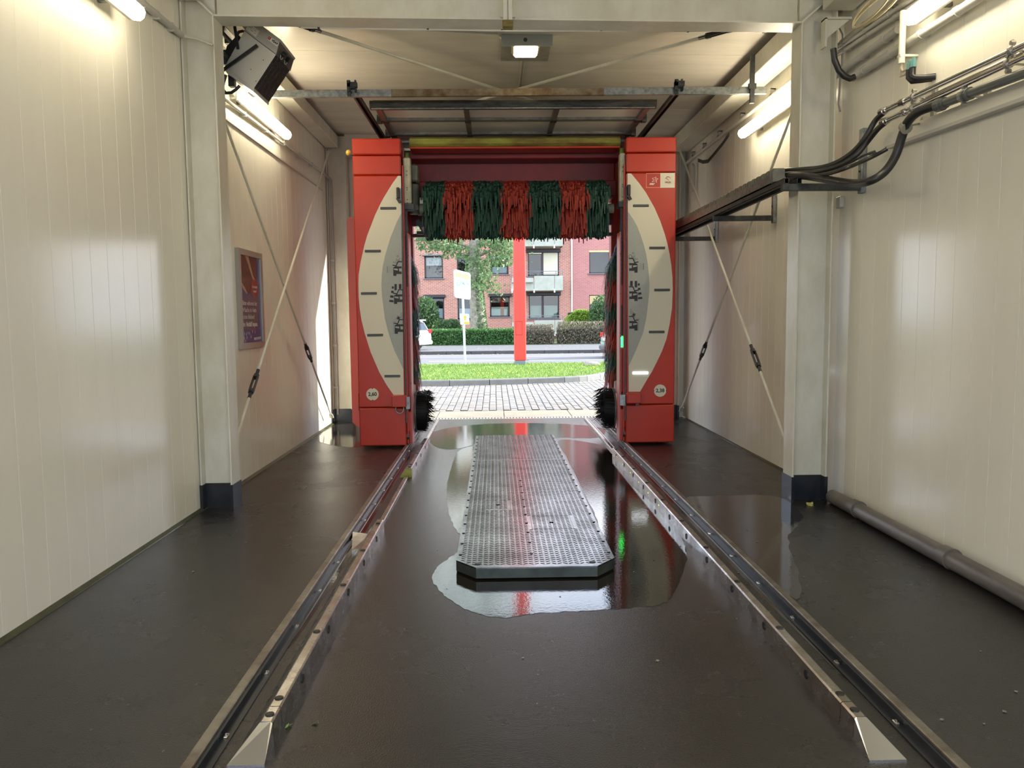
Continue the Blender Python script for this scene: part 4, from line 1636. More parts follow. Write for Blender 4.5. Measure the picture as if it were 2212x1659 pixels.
# car icons: drawn in local pixel units from the right zoom (x outward from the seal)
def icons(s, seal_px, offs):
    """s=+1 right panel, -1 left panel; y rows in photo px"""
    yA, yB = GY - .0085, GY - .005

    def I(u, v, oy, ox):   # u outwards px, v down px
        q = G(seal_px + ox + s * u, oy + v)
        return (q.x, q.z)
    for row, (oy, ox) in enumerate(offs):
        m = MB()

        def poly(pts): m.prism([I(u, v, oy, ox) for u, v in pts], 'y', yA, yB)

        def st_(pts, w): stroke(m, [I(u, v, oy, ox) for u, v in pts], w, yA, yB)
        # car front half: hood, bumper, wheel
        poly([(0, 38.5), (14, 38.5), (18, 41), (18, 59), (11.2, 59), (11.2, 55), (0, 55)])
        st_([(0, 28.5), (8, 28.5), (12, 38)], .011)
        st_([(12.5, 37), (16, 36.5), (19, 36)], .012)
        part('car_icon', m, blk2, gt)
        hm = MB()
        hm.prism([I(u, v, oy, ox) for u, v in [(0, 43), (6, 43), (5, 49.5), (0, 49.5)]], 'y', yA - .001, yB)
        hm.prism([I(u, v, oy, ox) for u, v in [(8.5, 43.5), (16.8, 43), (16.6, 46), (8, 47.6)]], 'y', yA - .001, yB)
        part('headlight_print', hm, greyp, gt)
        e = MB()
        if row == 0:
            for (u, v, r_) in ((2.5, 24, .019), (6.5, 26, .009), (10, 28, .013), (8.5, 17, .009), (11, 23, .005), (17, 29.5, .007), (12.5, 31, .009)):
                q = I(u, v, oy, ox)
                e.ring((q[0], GY - .006, q[1]), r_, .0014, 'y', 12)
            for r_ in range(5):
                for c_ in range(5):
                    q = I(20.5 + c_ * 2.6, 40 + r_ * 2.9, oy, ox)
                    w = .0018 if c_ < 4 else .0036
                    e.box(q[0] - w, q[0] + w, yA, yB, q[1] - w, q[1] + w)
        elif row == 1:
            def pl(pts): e.prism([I(u, v, oy, ox) for u, v in pts], 'y', yA, yB)
            pl([(2, 16), (7.5, 16), (7.5, 27), (2, 27)])
            pl([(12, 16), (17, 16), (17, 30), (12, 29)])
            for (v0, v1, u0, u1) in ((21.5, 26.5, 18.5, 23), (31, 36, 18.8, 24.5), (41, 46, 19.2, 26.5), (51, 55.5, 19.2, 28.5)):
                pl([(u0, v0), (u1 - .7, v0 - .6), (u1, v1 - 1), (u0, v1)])
        else:
            q = I(10, 25, oy, ox)
            pts = []
            for k_ in range(16):
                r_ = (.038 if k_ % 4 == 0 else .026) if k_ % 2 == 0 else .011
                t_ = k_ * PI / 8 + .35
                pts.append((q[0] + r_ * math.cos(t_), q[1] + r_ * math.sin(t_)))
            e.prism(pts, 'y', yA, yB)
            for c_ in range(3):
                for r_ in range(5):
                    q = I(2 + c_ * 1.6, 14 + r_ * 2.2, oy, ox)
                    e.box(q[0] - .001, q[0] + .001, yA, yB, q[1] - .003, q[1] + .003)
            stroke(e, [I(u, v, oy, ox) for u, v in [(14, 32), (20, 32.5), (22, 35), (20.5, 38), (20, 58)]], .0014, yA, yB)
        part(('spray_icon', 'brush_icon', 'shine_icon')[row], e, blk2, gt)


icons(1, 1359, [(530, 0), (591, 0), (655, 0)])
icons(-1, 867.8, [(537, 0), (597.5, 1.5), (662, 3)])

# vertical rails at the inner edges
for s_ in (-1, 1):
    x = LX1 if s_ < 0 else RX0
    k = 1 if s_ < 0 else -1

    def bx(a0, a1, y0, y1, z0, z1):
        xa, xb = x + k * a0 * .62, x + k * a1 * .62
        return MB().box(min(xa, xb), max(xa, xb), y0, y1, z0, z1)
    part('edge_seal', bx(-.002, .016, 8.93, 9.0, .30, 2.95), darkbar, gt, 'dark vertical rubber edge')
    part('lift_rail', bx(.016, .04, 8.97, 9.12, .05, 3.2), red, gt)
    part('lift_rail', bx(.085, .108, 8.99, 9.2, .05, 2.45), M('sun_tinted_rail', (.46, .09, .07), .4), gt, 'inner rail, sunlight painted in as paler red')  # sunlight on this rail is put into its paler red
    part('chain_slot', bx(.04, .085, 9.05, 9.1, 1.85, 2.9), blk, gt, 'black chain slot')
    part('slot_cover', bx(.04, .085, 9.04, 9.1, .52, 1.85) if s_ < 0 else bx(.04, .085, 9.04, 9.1, 1.62, 1.85), red, gt)
    if s_ > 0:
        part('slot_cover', bx(.04, .085, 9.04, 9.1, .62, 1.24), red, gt)
        part('chain_slot', bx(.04, .085, 9.045, 9.1, 1.24, 1.62), blk, gt, 'black window of the signal arrow')
        c = G(1343.6, 738, 9.03)
        am = MB()
        am.box(c.x - .012, c.x + .012, 9.028, 9.036, c.z - .066, c.z + .03)
        am.prism([(c.x - .022, c.z + .03), (c.x + .022, c.z + .03), (c.x, c.z + .068)], 'y', 9.028, 9.036)
        part('signal_arrow', am, greenm, gt, 'lit green arrow pointing up')
    m = MB()
    z = 1.9
    while z < 2.85:
        m.box(x + k * .039 - .008, x + k * .039 + .008, 9.04, 9.052, z, z + .02)
        z += .05
    part('chain_link', m, galvd, gt, kind='stuff')
    # bolts
    m = MB()
    for z in (.75, 1.3, 1.75, 2.2):
        m.disc((x + k * .060, 8.988, z), (0, 1, 0), .007, .008, 6)
    part('bolt', m, darkbar, gt)
    # guard at sensor height
    w0, w1 = (G(849, 853), G(880, 877)) if s_ < 0 else (G(1351, 848), G(1381, 869))
    part('sensor_housing', MB().bbox(w0.x, w1.x, GY - .13, GY, w1.z, w0.z, .008), red, gt, 'small red box sticking out')
    part('sensor_bracket', MB().box(w1.x - .01 if s_ < 0 else w0.x - .06, w1.x + .03 if s_ < 0 else w0.x - .01, GY - .05, GY + .02, w1.z - .03, w0.z - .02), galv, gt)
    if s_ < 0:
        h_ = MB()
        cc = G(865, 880)
        pts = [(cc.x + .045 * math.cos(t_), GY - .06, cc.z - .01 + .05 * math.sin(t_)) for t_ in [PI * 1.05 + i * PI * .95 / 8 for i in range(9)]]
        h_.tube([(pts[0][0], GY - .06, cc.z + .02)] + pts + [(pts[-1][0], GY - .06, cc.z + .03)], .007, 6)
        part('ring_handle', h_, galv, gt)
    else:
        part('small_knob', MB().box(w1.x - .06, w1.x - .02, GY - .09, GY - .05, w1.z - .03, w1.z), darkbar, gt)
    # limit bracket high up
    c = G(861.5, 418) if s_ < 0 else G(1358, 412)
    part('latch', MB().bbox(c.x - .02, c.x + .012, GY - .06, GY + .01, c.z - .06, c.z + .06, .006).add([(c.x - .03, GY - .05, c.z - .06), (c.x + .01, GY - .05, c.z - .06), (c.x + .03, GY - .05, c.z - .1), (c.x + .0, GY - .05, c.z - .11),
         (c.x - .03, GY - .01, c.z - .06), (c.x + .01, GY - .01, c.z - .06), (c.x + .03, GY - .01, c.z - .1), (c.x + .0, GY - .01, c.z - .11)], [(0, 1, 2, 3), (7, 6, 5, 4), (0, 4, 5, 1), (1, 5, 6, 2), (2, 6, 7, 3), (3, 7, 4, 0)]), galvd, gt)
    # foot of the lift rail
    part('rail_foot', MB().bbox(x + k * .035 - .03, x + k * .035 + .03, 9.0, 9.1, .05, .42, .006), red, gt)

# yellow beacon on the left top corner
c = G(753, 330, 9.05)
t = part('beacon_mount', MB().box(c.x, LX0 + .01, 9.03, 9.07, c.z - .03, c.z - .02), galvd, gt)
part('beacon', MB().ball(c, .033, seg=14, rings=10), yel, t, 'yellow round lamp', smooth=True)
# rear side screen at left, pinkish, lit through
scm = bpy.data.materials.new('side_screen')
scm.use_nodes = True
t_ = scm.node_tree
bs_ = t_.nodes['Principled BSDF']
bs_.inputs['Base Color'].default_value = (.72, .30, .27, 1)
bs_.inputs['Roughness'].default_value = .35
tr_ = t_.nodes.new('ShaderNodeBsdfTranslucent')
tr_.inputs[0].default_value = (.8, .3, .26, 1)
mx_ = t_.nodes.new('ShaderNodeMixShader')
mx_.inputs[0].default_value = .5
t_.links.new(bs_.outputs[0], mx_.inputs[1])
t_.links.new(tr_.outputs[0], mx_.inputs[2])
t_.links.new(mx_.outputs[0], t_.nodes['Material Output'].inputs[0])
part('side_screen', MB().prism([(LX0 + .01, .08), (-1.80, .10), (-1.86, .16), (-1.865, 2.72), (-1.84, 2.77), (LX0 + .01, 2.79)], 'y', 10.08, 10.09), scm, gt, 'pale pink splash screen sticking out behind')
part('side_box', MB().bbox(-1.63, LX0 + .01, 9.25, 9.6, .40, .62, .01), redd, gt)

# ------------------------------------------------------------------ brushes
gb = leafm('bristle_green', (.006, .045, .028), (.013, .085, .05))
rb = leafm('bristle_red', (.26, .020, .010), (.46, .045, .02))
kb = leafm('bristle_black', (.005, .006, .007), (.010, .012, .013))
for q_ in (gb, rb, kb):
    q_.node_tree.nodes['Mix Shader'].inputs[0].default_value = .28


def ribbon(m, pts, w, side):
    side = V(side).normalized() * w / 2
    vs_ = []
    for i, p in enumerate(pts):
        f = 1 if i < len(pts) - 1 else .75
        vs_ += [p - side * f, p + side * f]
    m.add(vs_, [(2 * i, 2 * i + 1, 2 * i + 3, 2 * i + 2) for i in range(len(pts) - 1)])


BX0, BX1 = G(920, 455, 9.3).x, G(1309, 455, 9.3).x
BY, BZ = 9.38, 2.765
tb = part('top_brush', MB().tube([(BX0 - .02, BY, BZ), (BX1 + .02, BY, BZ)], .12, 20), blk, gt, 'wide horizontal roller brush with green and red bands')
edges = [920, 963, 1023, 1084, 1142, 1208, 1264, 1309]
xe = [G(e, 455, 9.3).x for e in edges]
for i in range(7):
    m = MB()
    x0, x1 = xe[i], xe[i + 1]
    for row in range(26):
        th0 = 2 * PI * row / 26
        x = x0 + random.uniform(0, .012)
        # ribbon sheets are slit into fingers that fan out a little
        while x < x1:
            fan = math.sin(x * 41 + row * 1.7) * .05 + random.uniform(-.025, .025)
            th = th0 + random.uniform(-.09, .09)
            rad = V((0, -math.sin(th), math.cos(th)))      # th=0 up, th=90deg front
            p0 = V((x, BY, BZ)) + rad * .115
            u = rad.z + random.uniform(-.25, .25)
            sgn = -1 if math.sin(th) >= 0 else 1
            if u > .25:
                p1 = p0 + rad * (.20 + .02 * random.random()) + V((fan * .3, 0, 0))
                p1.z = min(p1.z, BZ + .32 + random.uniform(-.01, .012))
                dirn = V((fan, sgn * .9, -.5)).normalized()
                p2 = p1 + dirn * .06
                p3 = p2 + V((fan * 1.4, sgn * .15, -1)).normalized() * random.uniform(.11, .17)
            elif u > -.5:
                p1 = p0 + (rad + V((0, 0, -.35))).normalized() * .15 + V((fan * .3, 0, 0))
                p2 = p1 + V((fan, rad.y * .5, -1)).normalized() * .07
                p3 = p2 + V((fan, rad.y * .12, -1)).normalized() * random.uniform(.08, .13)
            else:
                p1 = p0 + (rad * .6 + V((0, 0, -.6))).normalized() * .09 + V((fan * .3, 0, 0))
                p2 = p1 + V((fan * .6, rad.y * .3, -1)).normalized() * .07
                p3 = V((p2.x + fan * .05, p2.y, BZ - .335 + random.uniform(-.015, .03)))
                if p3.z > p2.z: p3.z = p2.z - .03
            p3.x = min(max(p3.x, BX0 - .03), BX1 + .04)
            ribbon(m, [p0, p1, p2, p3], .017, (1, random.uniform(-.35, .35), random.uniform(-.1, .1)))
            x += .0155
    part('bristle_band', m, gb if i % 2 == 0 else rb, tb, ('dark green' if i % 2 == 0 else 'red') + ' band of hanging strips', kind='stuff')
# shaft ends and motor
ba = MB().tube([(LX1 + .12, BY, BZ), (BX0, BY, BZ)], .03, 10).tube([(BX0 - .1, BY, BZ), (BX0 - .01, BY, BZ)], .07, 14)
ba.tube([(BX1, BY, BZ), (RX0 - .08, BY, BZ)], .055, 14)
part('shaft', ba, cream_metal, tb, smooth=True)
mo = G(898, 395, 9.3)
part('motor', MB().bbox(mo.x - .05, mo.x + .03, 9.2, 9.45, G(898, 395, 9.3).z - .0, G(898, 357, 9.3).z, .02).tube([(mo.x - .02, 9.33, BZ - .06), (mo.x - .02, 9.33, BZ + .28)], .06, 14), M('motor_grey', (.20, .21, .15), .5, .3, var=.4), tb, 'grey gear motor')
# beige bearing covers
for (p0, p1, p2, p3, s_) in (((870, 340), (886, 337), (890, 446), (877, 448), -1), ((1339, 330), (1351, 330), (1349, 441), (1336, 441), 1)):
    y0, y1 = 9.0, 9.12
    q = [G(*p, y0) for p in (p0, p1, p2, p3)]
    z0, z1 = q[2].z, q[0].z
    xa, xb = (q[0].x + .0, q[1].x) if s_ < 0 else (q[0].x, q[1].x)
    mm_ = MB().bbox(xa, xb, y0, y1, z0 + .03, z1, .012)
    a_ = part('brush_arm', mm_, cream_metal, gt, 'weathered cream bearing cover')
    bm2 = MB()
    for f in (.28, .36, .62, .66, .86, .93):
        bm2.disc(((xa + xb) / 2, y0 - .002, z1 - (z1 - z0) * f), (0, 1, 0), .006, .006, 8)
    part('bolt', bm2, blk, a_)
    part('mossy_cap', MB().tube([((xa + xb) / 2, 9.06, z1), ((xa + xb) / 2, 9.06, z1 + .05), ((xa + xb) / 2, 9.06, z1 + .06)], [.03, .022, .03], 12), mossg, a_, 'green mossy plug', smooth=True)
    part('carriage', MB().box(xa - .01, xb + .03, y0, y0 + .2, z0 - .03, z0 + .03).bar((xa, y0 + .05, z0 - .02), (xb + .07, y0 + .08, z0 - .0), .03, .05), galvd, a_)
# structure under the hood on both sides
for s_ in (-1, 1):
    x = LX1 if s_ < 0 else RX0
    k = -s_
    m = MB()
    m.box(min(x + k * .1, x + k * .42), max(x + k * .1, x + k * .42), 9.55, 9.6, 2.60, 2.64)
    m.box(min(x + k * .1, x + k * .35), max(x + k * .1, x + k * .35), 9.6, 9.64, 2.50, 2.54)
    m.bar((x + k * .12, 9.5, 2.66), (x + k * .26, 9.5, 2.42), .03, .05)
    m.bar((x + k * .2, 9.45, 2.58), (x + k * .32, 9.45, 2.56), .05, .03)
    part('lower_strut', m, galvd, gt)
    part('spray_head', MB().bar((x + k * .20, 9.42, 2.57), (x + k * .255, 9.42, 2.44), .035, .05), M('pink_plastic', (.45, .22, .2), .4), gt)
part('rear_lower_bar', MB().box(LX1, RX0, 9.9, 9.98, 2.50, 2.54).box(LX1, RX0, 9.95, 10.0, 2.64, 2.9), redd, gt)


def side_brush(xa, ya_, R0, bands, s, label):
    """vertical brush; strips hang down like a fir tree"""
    t = part('side_brush', MB().tube([(xa, ya_, .5), (xa, ya_, 2.62)], .09, 14), blk, gt, label)
    for (z0, z1, mat, nm) in bands:
        m = MB()
        z = z0
        while z < z1:
            nst = 52
            for k in range(nst):
                th = 2 * PI * (k + random.random()) / nst
                d = V((math.cos(th), math.sin(th), 0))
                tap = min(1, .30 + max(0, (2.70 - z)) * 1.45)
                R = R0 * tap * random.uniform(.84, 1.0)
                p0 = V((xa, ya_, z)) + d * .09
                p1 = V((xa, ya_, z - .03)) + d * (R * .72)
                p2 = V((xa, ya_, z - .13)) + d * (R * .96)
                p3 = V((xa, ya_, z - .13 - random.uniform(.13, .24))) + d * R * random.uniform(.93, 1.08)
                ribbon(m, [p0, p1, p2, p3], .018, (-d.y, d.x, random.uniform(-.2, .2)))
            z += .034
        part('bristle_band', m, mat, t, nm, kind='stuff')
    return t


lb_ = [(.82, 1.0, rb, 'red strips'), (1.0, 1.14, gb, 'dark green strips'), (1.14, 1.48, rb, 'red strips'), (1.48, 1.85, gb, 'dark green strips'), (1.85, 2.1, rb, 'red strips'), (2.1, 2.68, gb, 'dark green strips at the top')]
side_brush(-1.245, 9.72, .325, lb_, -1, 'vertical side brush at left with red and green bands')
lb_ = [(.84, .98, rb, 'red strips'), (.98, 1.28, gb, 'dark green strips'), (1.28, 1.62, rb, 'red strips'), (1.62, 1.86, gb, 'dark green strips'), (1.86, 2.16, rb, 'red strips'), (2.16, 2.68, gb, 'dark green strips at the top')]
side_brush(1.70, 9.72, .36, lb_, 1, 'vertical side brush at right with red and green bands')


def wheel_washer(xc, yc, zc, s, label):
    """disc brush facing the lane; s=+1 faces +x"""
    t = part('wheel_brush', MB().disc((xc - s * .01, yc, zc), (1, 0, 0), .255, .02, 30).disc((xc - s * .06, yc, zc), (1, 0, 0), .07, .1, 14), M('disc_grey', (.12, .13, .13), .35), gt, label)
    m = MB()
    for k in range(2300):
        a = random.uniform(0, 2 * PI)
        r = random.uniform(.07, .25)
        p = V((xc, yc + r * math.cos(a), zc + r * math.sin(a)))
        e = p + V((s * random.uniform(.09, .125), math.cos(a) * random.uniform(-.005, .02), math.sin(a) * random.uniform(-.005, .02)))
        sd_ = V((0, -math.sin(a), math.cos(a))) * .005
        m.add([p - sd_, p + sd_, e + sd_ * .5, e - sd_ * .5], [(0, 1, 2, 3)])
    part('bristles', m, kb, t, 'dense black bristles', kind='stuff')
    m = MB()
    for k in range(150):
        a = random.uniform(0, 2 * PI)
        p = V((xc + s * random.uniform(.03, .12), yc + .2 + .1 * math.cos(a), zc + random.uniform(-.14, .24)))
        e = p + V((s * random.uniform(.04, .12), .05, random.uniform(-.09, -.02)))
        m.add([p + V((0, 0, .009)), p - V((0, 0, .009)), e], [(0, 1, 2)])
    part('loose_strips', m, kb, t, kind='stuff')
    b_ = MB().box(min(xc - s * .2, xc - s * .06), max(xc - s * .2, xc - s * .06), yc - .05, yc + .05, zc - .05, zc + .1)
    b_.disc((xc - s * .14, yc - .04, zc + .08), (0, 1, 0), .03, .1, 10).disc((xc - s * .14, yc - .04, zc - .06), (0, 1, 0), .02, .1, 10)
    part('hub_drive', b_, blk, t)
    b_ = MB().add([(xc - s * .13, yc - .06, zc + .16), (xc - s * .02, yc - .06, zc + .20), (xc - s * .02, yc - .06, zc + .33), (xc - s * .11, yc - .06, zc + .36), (xc - s * .13, yc - .03, zc + .16), (xc - s * .02, yc - .03, zc + .20), (xc - s * .02, yc - .03, zc + .33), (xc - s * .11, yc - .03, zc + .36)],
                  [(0, 1, 2, 3), (7, 6, 5, 4), (0, 4, 5, 1), (1, 5, 6, 2), (2, 6, 7, 3), (3, 7, 4, 0)])
    part('splash_plate', b_, M('plate_pale', (.6, .55, .52), .4), t)


wheel_washer(-.955, 9.5, .36, 1, 'round black wheel washing brush at left')
wheel_washer(1.42, 9.5, .37, -1, 'round black wheel washing brush at right')
# lower inner skirts; sunlight on the red is painted in as a paler colour
part('inner_skirt', MB().box(LX1 - .03, LX1, 9.25, 10.25, .1, .75), M('sun_tinted_red', (.62, .14, .12), .4), gt)
part('inner_skirt', MB().box(RX0, RX0 + .03, 9.25, 10.25, .1, .75), MATS['sun_tinted_red'], gt)

# ================================================================== DOOR OVERHEAD, TRACKS, BAR
DZ = 3.62
dt = thing('overhead_door', 'sectional overhead door parked flat under the ceiling, window bays between dark rails', 'door', (.2, 9.3, DZ))
x0, x1 = -1.20, 1.62
dm = M('door_panel', (.80, .76, .70), .45, var=.12, vs=3)
dfm = M('door_frame', (.26, .26, .24), .4, .6, col2=(.14, .14, .13), vs=12)
ysec = [8.06, 8.72, 9.38, 10.04, 10.7]
for i in range(4):
    ya0, ya1 = ysec[i] + .004, ysec[i + 1] - .004
    s_ = part('door_section', MB().box(x0 + .04, x1 - .04, ya0, ya1, DZ + .03, DZ + .045), dm, dt)
    f = MB()
    f.bbox(x0, x1, ya0, ya0 + .035, DZ, DZ + .05, .004).bbox(x0, x1, ya1 - .035, ya1, DZ, DZ + .05, .004)
    part('rail', f, dfm, s_)
    f = MB()
    for xx in (x0, x0 + .9, x0 + 1.83, x1 - .06):
        f.bbox(xx, xx + .06, ya0, ya1, DZ - .004, DZ + .05, .004)
    part('stile', f, dfm, s_)
    h = MB()
    for xx in (x0 + .01, x0 + .9, x0 + 1.83, x1 - .07):
        h.bbox(xx - .005, xx + .065, ya1 - .05, ya1 + .05, DZ - .012, DZ, .003)
    for xx in (x0 - .05, x1):
        h.box(xx, xx + .05, ya1 - .05, ya1 + .04, DZ - .02, DZ + .06)
    part('hinge', h, galvd, s_)
bb = MB().prism([(8.0, DZ - .05), (8.06, DZ - .05), (8.06, DZ + .02), (7.99, DZ + .025), (7.98, DZ + .0)], 'x', x0 - .02, x1 + .02)
part('bottom_rail', bb, M('door_bottom_black', (.07, .065, .058), .5, .4, col2=(.012, .012, .012), vs=9, stretch=(.6, 3, 3)), dt, 'dark mottled bottom rail facing the camera')
part('lip', MB().bbox(x0, x1, 7.975, 8.0, DZ - .06, DZ - .05, .002), galv, dt)
for (xx, lab) in ((-1.30, 'left steel track of the overhead door'), (1.76, 'right steel track of the overhead door')):
    t = thing('door_track', lab, 'track', (xx, 9, DZ))
    m = MB().box(xx - .03, xx + .03, 7.5, 11.35, DZ + .01, DZ + .016).box(xx - .03, xx - .024, 7.5, 11.35, DZ - .02, DZ + .016).box(xx + .024, xx + .03, 7.5, 11.35, DZ - .02, DZ + .016).box(xx - .03, xx - .012, 7.5, 11.35, DZ - .024, DZ - .018)
    part('track', m, galvd, t)
    h = MB().box(xx - .05, xx - .02, 7.50, 7.53, DZ - .06, DZ + .08).box(xx - .05, xx + .04, 7.50, 7.555, DZ + .02, DZ + .065).box(xx + .015, xx + .03, 7.53, 7.555, DZ - .02, DZ + .09)
    h.tube([(xx - .035, 7.47, DZ + .06), (xx - .035, 7.54, DZ + .06)], .012, 6).tube([(xx - .035, 7.47, DZ - .02), (xx - .035, 7.54, DZ - .02)], .012, 6)
    part('hanger', h, galvd, t)
# cross bar
t = thing('cross_bar', 'galvanised cross bar under the ceiling, rusty in the middle', 'bar', (.2, 7.55, 3.6))
bzl, bzr = aY(620, 203, 7.57).z, aY(1655, 195, 7.57).z
bxl, bxr = -2.28, aY(1656, 195, 7.57).x
m = MB()
hh = .032


def slab(m, xa, xb, dz0, dz1, y0, y1):
    def zz(x): return bzl + (bzr - bzl) * (x - bxl) / (bxr - bxl)
    m.add([(xa, y0, zz(xa) + dz0), (xb, y0, zz(xb) + dz0), (xb, y1, zz(xb) + dz0), (xa, y1, zz(xa) + dz0), (xa, y0, zz(xa) + dz1), (xb, y0, zz(xb) + dz1), (xb, y1, zz(xb) + dz1), (xa, y1, zz(xa) + dz1)],
          [(0, 3, 2, 1), (4, 5, 6, 7), (0, 1, 5, 4), (1, 2, 6, 5), (2, 3, 7, 6), (3, 0, 4, 7)])


for (xa, xb, mt, lb__) in ((bxl, -.95, galv, None), (-.95, 1.05, rusty, 'rust-stained middle length'), (1.05, bxr, galv, None)):
    m = MB()
    slab(m, xa, xb, -hh, hh, 7.56, 7.565)
    slab(m, xa, xb, hh - .005, hh, 7.565, 7.60)
    slab(m, xa, xb, -hh, -hh + .005, 7.565, 7.60)
    part('channel', m, mt, t, lb__)
c = aY(1625, 190, 7.54)
m = MB().box(c.x - .02, c.x + .02, 7.53, 7.56, c.z - .14, c.z + .17).box(c.x - .035, c.x + .035, 7.525, 7.56, c.z - .01, c.z + .04)
part('hanger', m, galvd, t)
part('hanger', MB().box(c.x - .02, c.x + .02, 7.53, 7.56, c.z + .17, 3.93), galvd, t)

# ================================================================== LIGHTS


def tube_lamp(x, y0, y1, z, s, label):
    t = thing('tube_light', label, 'lamp', (x, (y0 + y1) / 2, z - .06), group='long tube lights along the walls')
    # diffuser: rounded bar; body behind it towards the wall
    m = MB()
    n = 10
    pts = []
    r = .05
    prof = [(-s * (-.02), .045), (-s * .02, .05), (-s * .045, .03), (-s * .055, 0), (-s * .045, -.03), (-s * .02, -.05), (s * .02, -.045)]
    P = [(x + a, z + b) for a, b in prof]
    ps = [(x + a * .55, z + b * .6) for a, b in prof]
    k = len(P)
    vs_ = [(a, y0, b) for a, b in ps] + [(a, y0 + .04, b) for a, b in P] + [(a, y1 - .04, b) for a, b in P] + [(a, y1, b) for a, b in ps]
    fs = [tuple(range(k)), tuple(reversed(range(3 * k, 4 * k)))]
    for j in range(3):
        for i in range(k):
            fs.append((j * k + i, j * k + (i + 1) % k, (j + 1) * k + (i + 1) % k, (j + 1) * k + i))
    m.add(vs_, fs)
    part('diffuser', m, tubem, t, 'glowing white tube cover', smooth=True)
    part('housing', MB().bbox(min(x + s * .02, x + s * .055), max(x + s * .02, x + s * .055), y0 + .03, y1 - .03, z - .045, z + .045, .008), M('lamp_housing', (.5, .49, .44), .4), t)
    h = MB()
    for yy in (y0 + .25, y1 - .25):
        h.box(min(x + s * .05, x + s * .14), max(x + s * .05, x + s * .14), yy, yy + .03, z - .012, z + .012)
    part('holder', h, galv, t)


tube_lamp(-2.22, 7.14, 8.70, 3.47, -1, 'lit tube light on the left wall just below the heater')
tube_lamp(-2.20, 3.62, 5.12, 3.40, -1, 'lit tube light on the left wall near the camera, cut by the frame top')
tube_lamp(2.62, 6.84, 8.38, 3.39, 1, 'lit tube light on the right wall behind the near column')
tube_lamp(2.62, 3.56, 5.05, 3.34, 1, 'lit tube light on the right wall near the camera, above the pipes')
tube_lamp(-2.20, -.6, .9, 3.40, -1, 'tube light on the left wall behind the camera')
tube_lamp(2.62, -.6, .9, 3.34, 1, 'tube light on the right wall behind the camera')
# ceiling lamp
c = aZ(1131, 95, 4.03)
t = thing('ceiling_lamp', 'small lit floodlight on a grey metal plate under the ceiling', 'lamp', (c.x, 7.6, 3.9))
a, b = aZ(1083, 76, 4.0), aZ(1185, 128, 4.0)
cz = ceil_z(.3)
part('mounting_plate', MB().bbox(a.x, b.x, 7.32, 8.0, cz - .012, cz, .003), M('dull_plate', (.34, .32, .27), .5, col2=(.25, .22, .17), vs=9), t)
part('front_plate', MB().bbox(a.x, b.x, 7.29, 7.32, cz - .10, cz - .0, .003), M('plate_grey', (.36, .38, .37), .4, .2), t, 'grey front strip with a round hole')
part('round_hole', MB().disc((.302, 7.288, cz - .05), (0, 1, 0), .018, .004, 16), darkbar, t)
part('lamp_body', MB().bbox(.18, .44, 7.36, 7.58, cz - .10, cz - .012, .02), M('lamp_glass_frame', (.35, .33, .18), .3), t)
part('lens', MB().bbox(.20, .42, 7.335, 7.56, cz - .125, cz - .055, .02), ledm, t, 'glowing yellow-white lens')
solo('cable_strip', MB().box(.285, .30, 8.0, 10.9, ceil_z(.3) - .012, ceil_z(.3)).box(.315, .33, 8.0, 10.9, ceil_z(.3) - .008, ceil_z(.3)), ceilp, 'thin cable strip on the ceiling beyond the floodlight', 'cable')
q0, q1 = aZ(600, 82, 4.0), aZ(1072, 93, 4.0)
solo('ceiling_cable', MB().tube([(-2.1, 7.0, ceil_z(-2.1) - .012), (-.2, 7.22, ceil_z(0) - .012), (.05, 7.26, ceil_z(0) - .014), (.1, 7.45, ceil_z(0) - .014)], .009, 6), conduit, 'cable on the ceiling running left from the floodlight', 'cable', smooth=True)

# ================================================================== HEATER (upper left)
HY0, HY1 = 6.62, 7.04
ht = thing('fan_heater', 'grey fan heater tilted downwards beside the column head, dark outlet grille', 'heater', (-1.85, 6.8, 3.5))


def H2(px, py): q = aY(px, py, HY0); return (q.x, q.z)


A, B, C_, D = (527.8, 67), (596, 118), (549, 190), (485, 145)
E_, F_ = (541, 40), (604, 91)
hm1 = M('heater_grey', (.52, .51, .45), .4, .25, var=.05)
hm2 = M('heater_top', (.36, .35, .31), .4, .25)
part('casing', MB().prism([H2(*p) for p in (A, B, C_, D)], 'y', HY0, HY1), hm1, ht)
part('top_housing', MB().prism([H2(*p) for p in (E_, F_, (596.5, 117), (528.3, 66))], 'y', HY0 - .004, HY1 + .01), hm2, ht)
part('lid', MB().prism([H2(*p) for p in ((539, 36), (608, 87), (604.5, 91.5), (541, 43))], 'y', HY0 - .01, HY1 + .03), hm2, ht)
part('bottom_tray', MB().prism([H2(*p) for p in ((484, 148), (485, 145), (549, 190), (548, 198), (490, 158))], 'y', HY0 + .004, HY1), hm1, ht)
# dark grille on the outlet side: plane through B-C extruded in y
bx_, bz_ = H2(*B)
cx_, cz_ = H2(*C_)
n2 = V((bz_ - cz_, 0, -(bx_ - cx_))).normalized()
if n2.x < 0: n2 = -n2
B3, C3 = V((bx_, HY0, bz_)), V((cx_, HY0, cz_))
m = MB()
o_ = n2 * .004
m.add([B3 + o_ * 0, C3 + o_ * 0, C3 + V((0, HY1 - HY0, 0)), B3 + V((0, HY1 - HY0, 0)), B3 + o_ + V((0, .01, 0)), C3 + o_ + V((0, .01, 0)), C3 + o_ + V((0, HY1 - HY0 - .01, 0)), B3 + o_ + V((0, HY1 - HY0 - .01, 0))],
      [(4, 5, 6, 7), (0, 1, 5, 4), (1, 2, 6, 5), (2, 3, 7, 6), (3, 0, 4, 7)])
g_ = part('grille', m, M('grille_black', (.015, .015, .014), .5), ht, 'dark outlet grille')
m = MB()
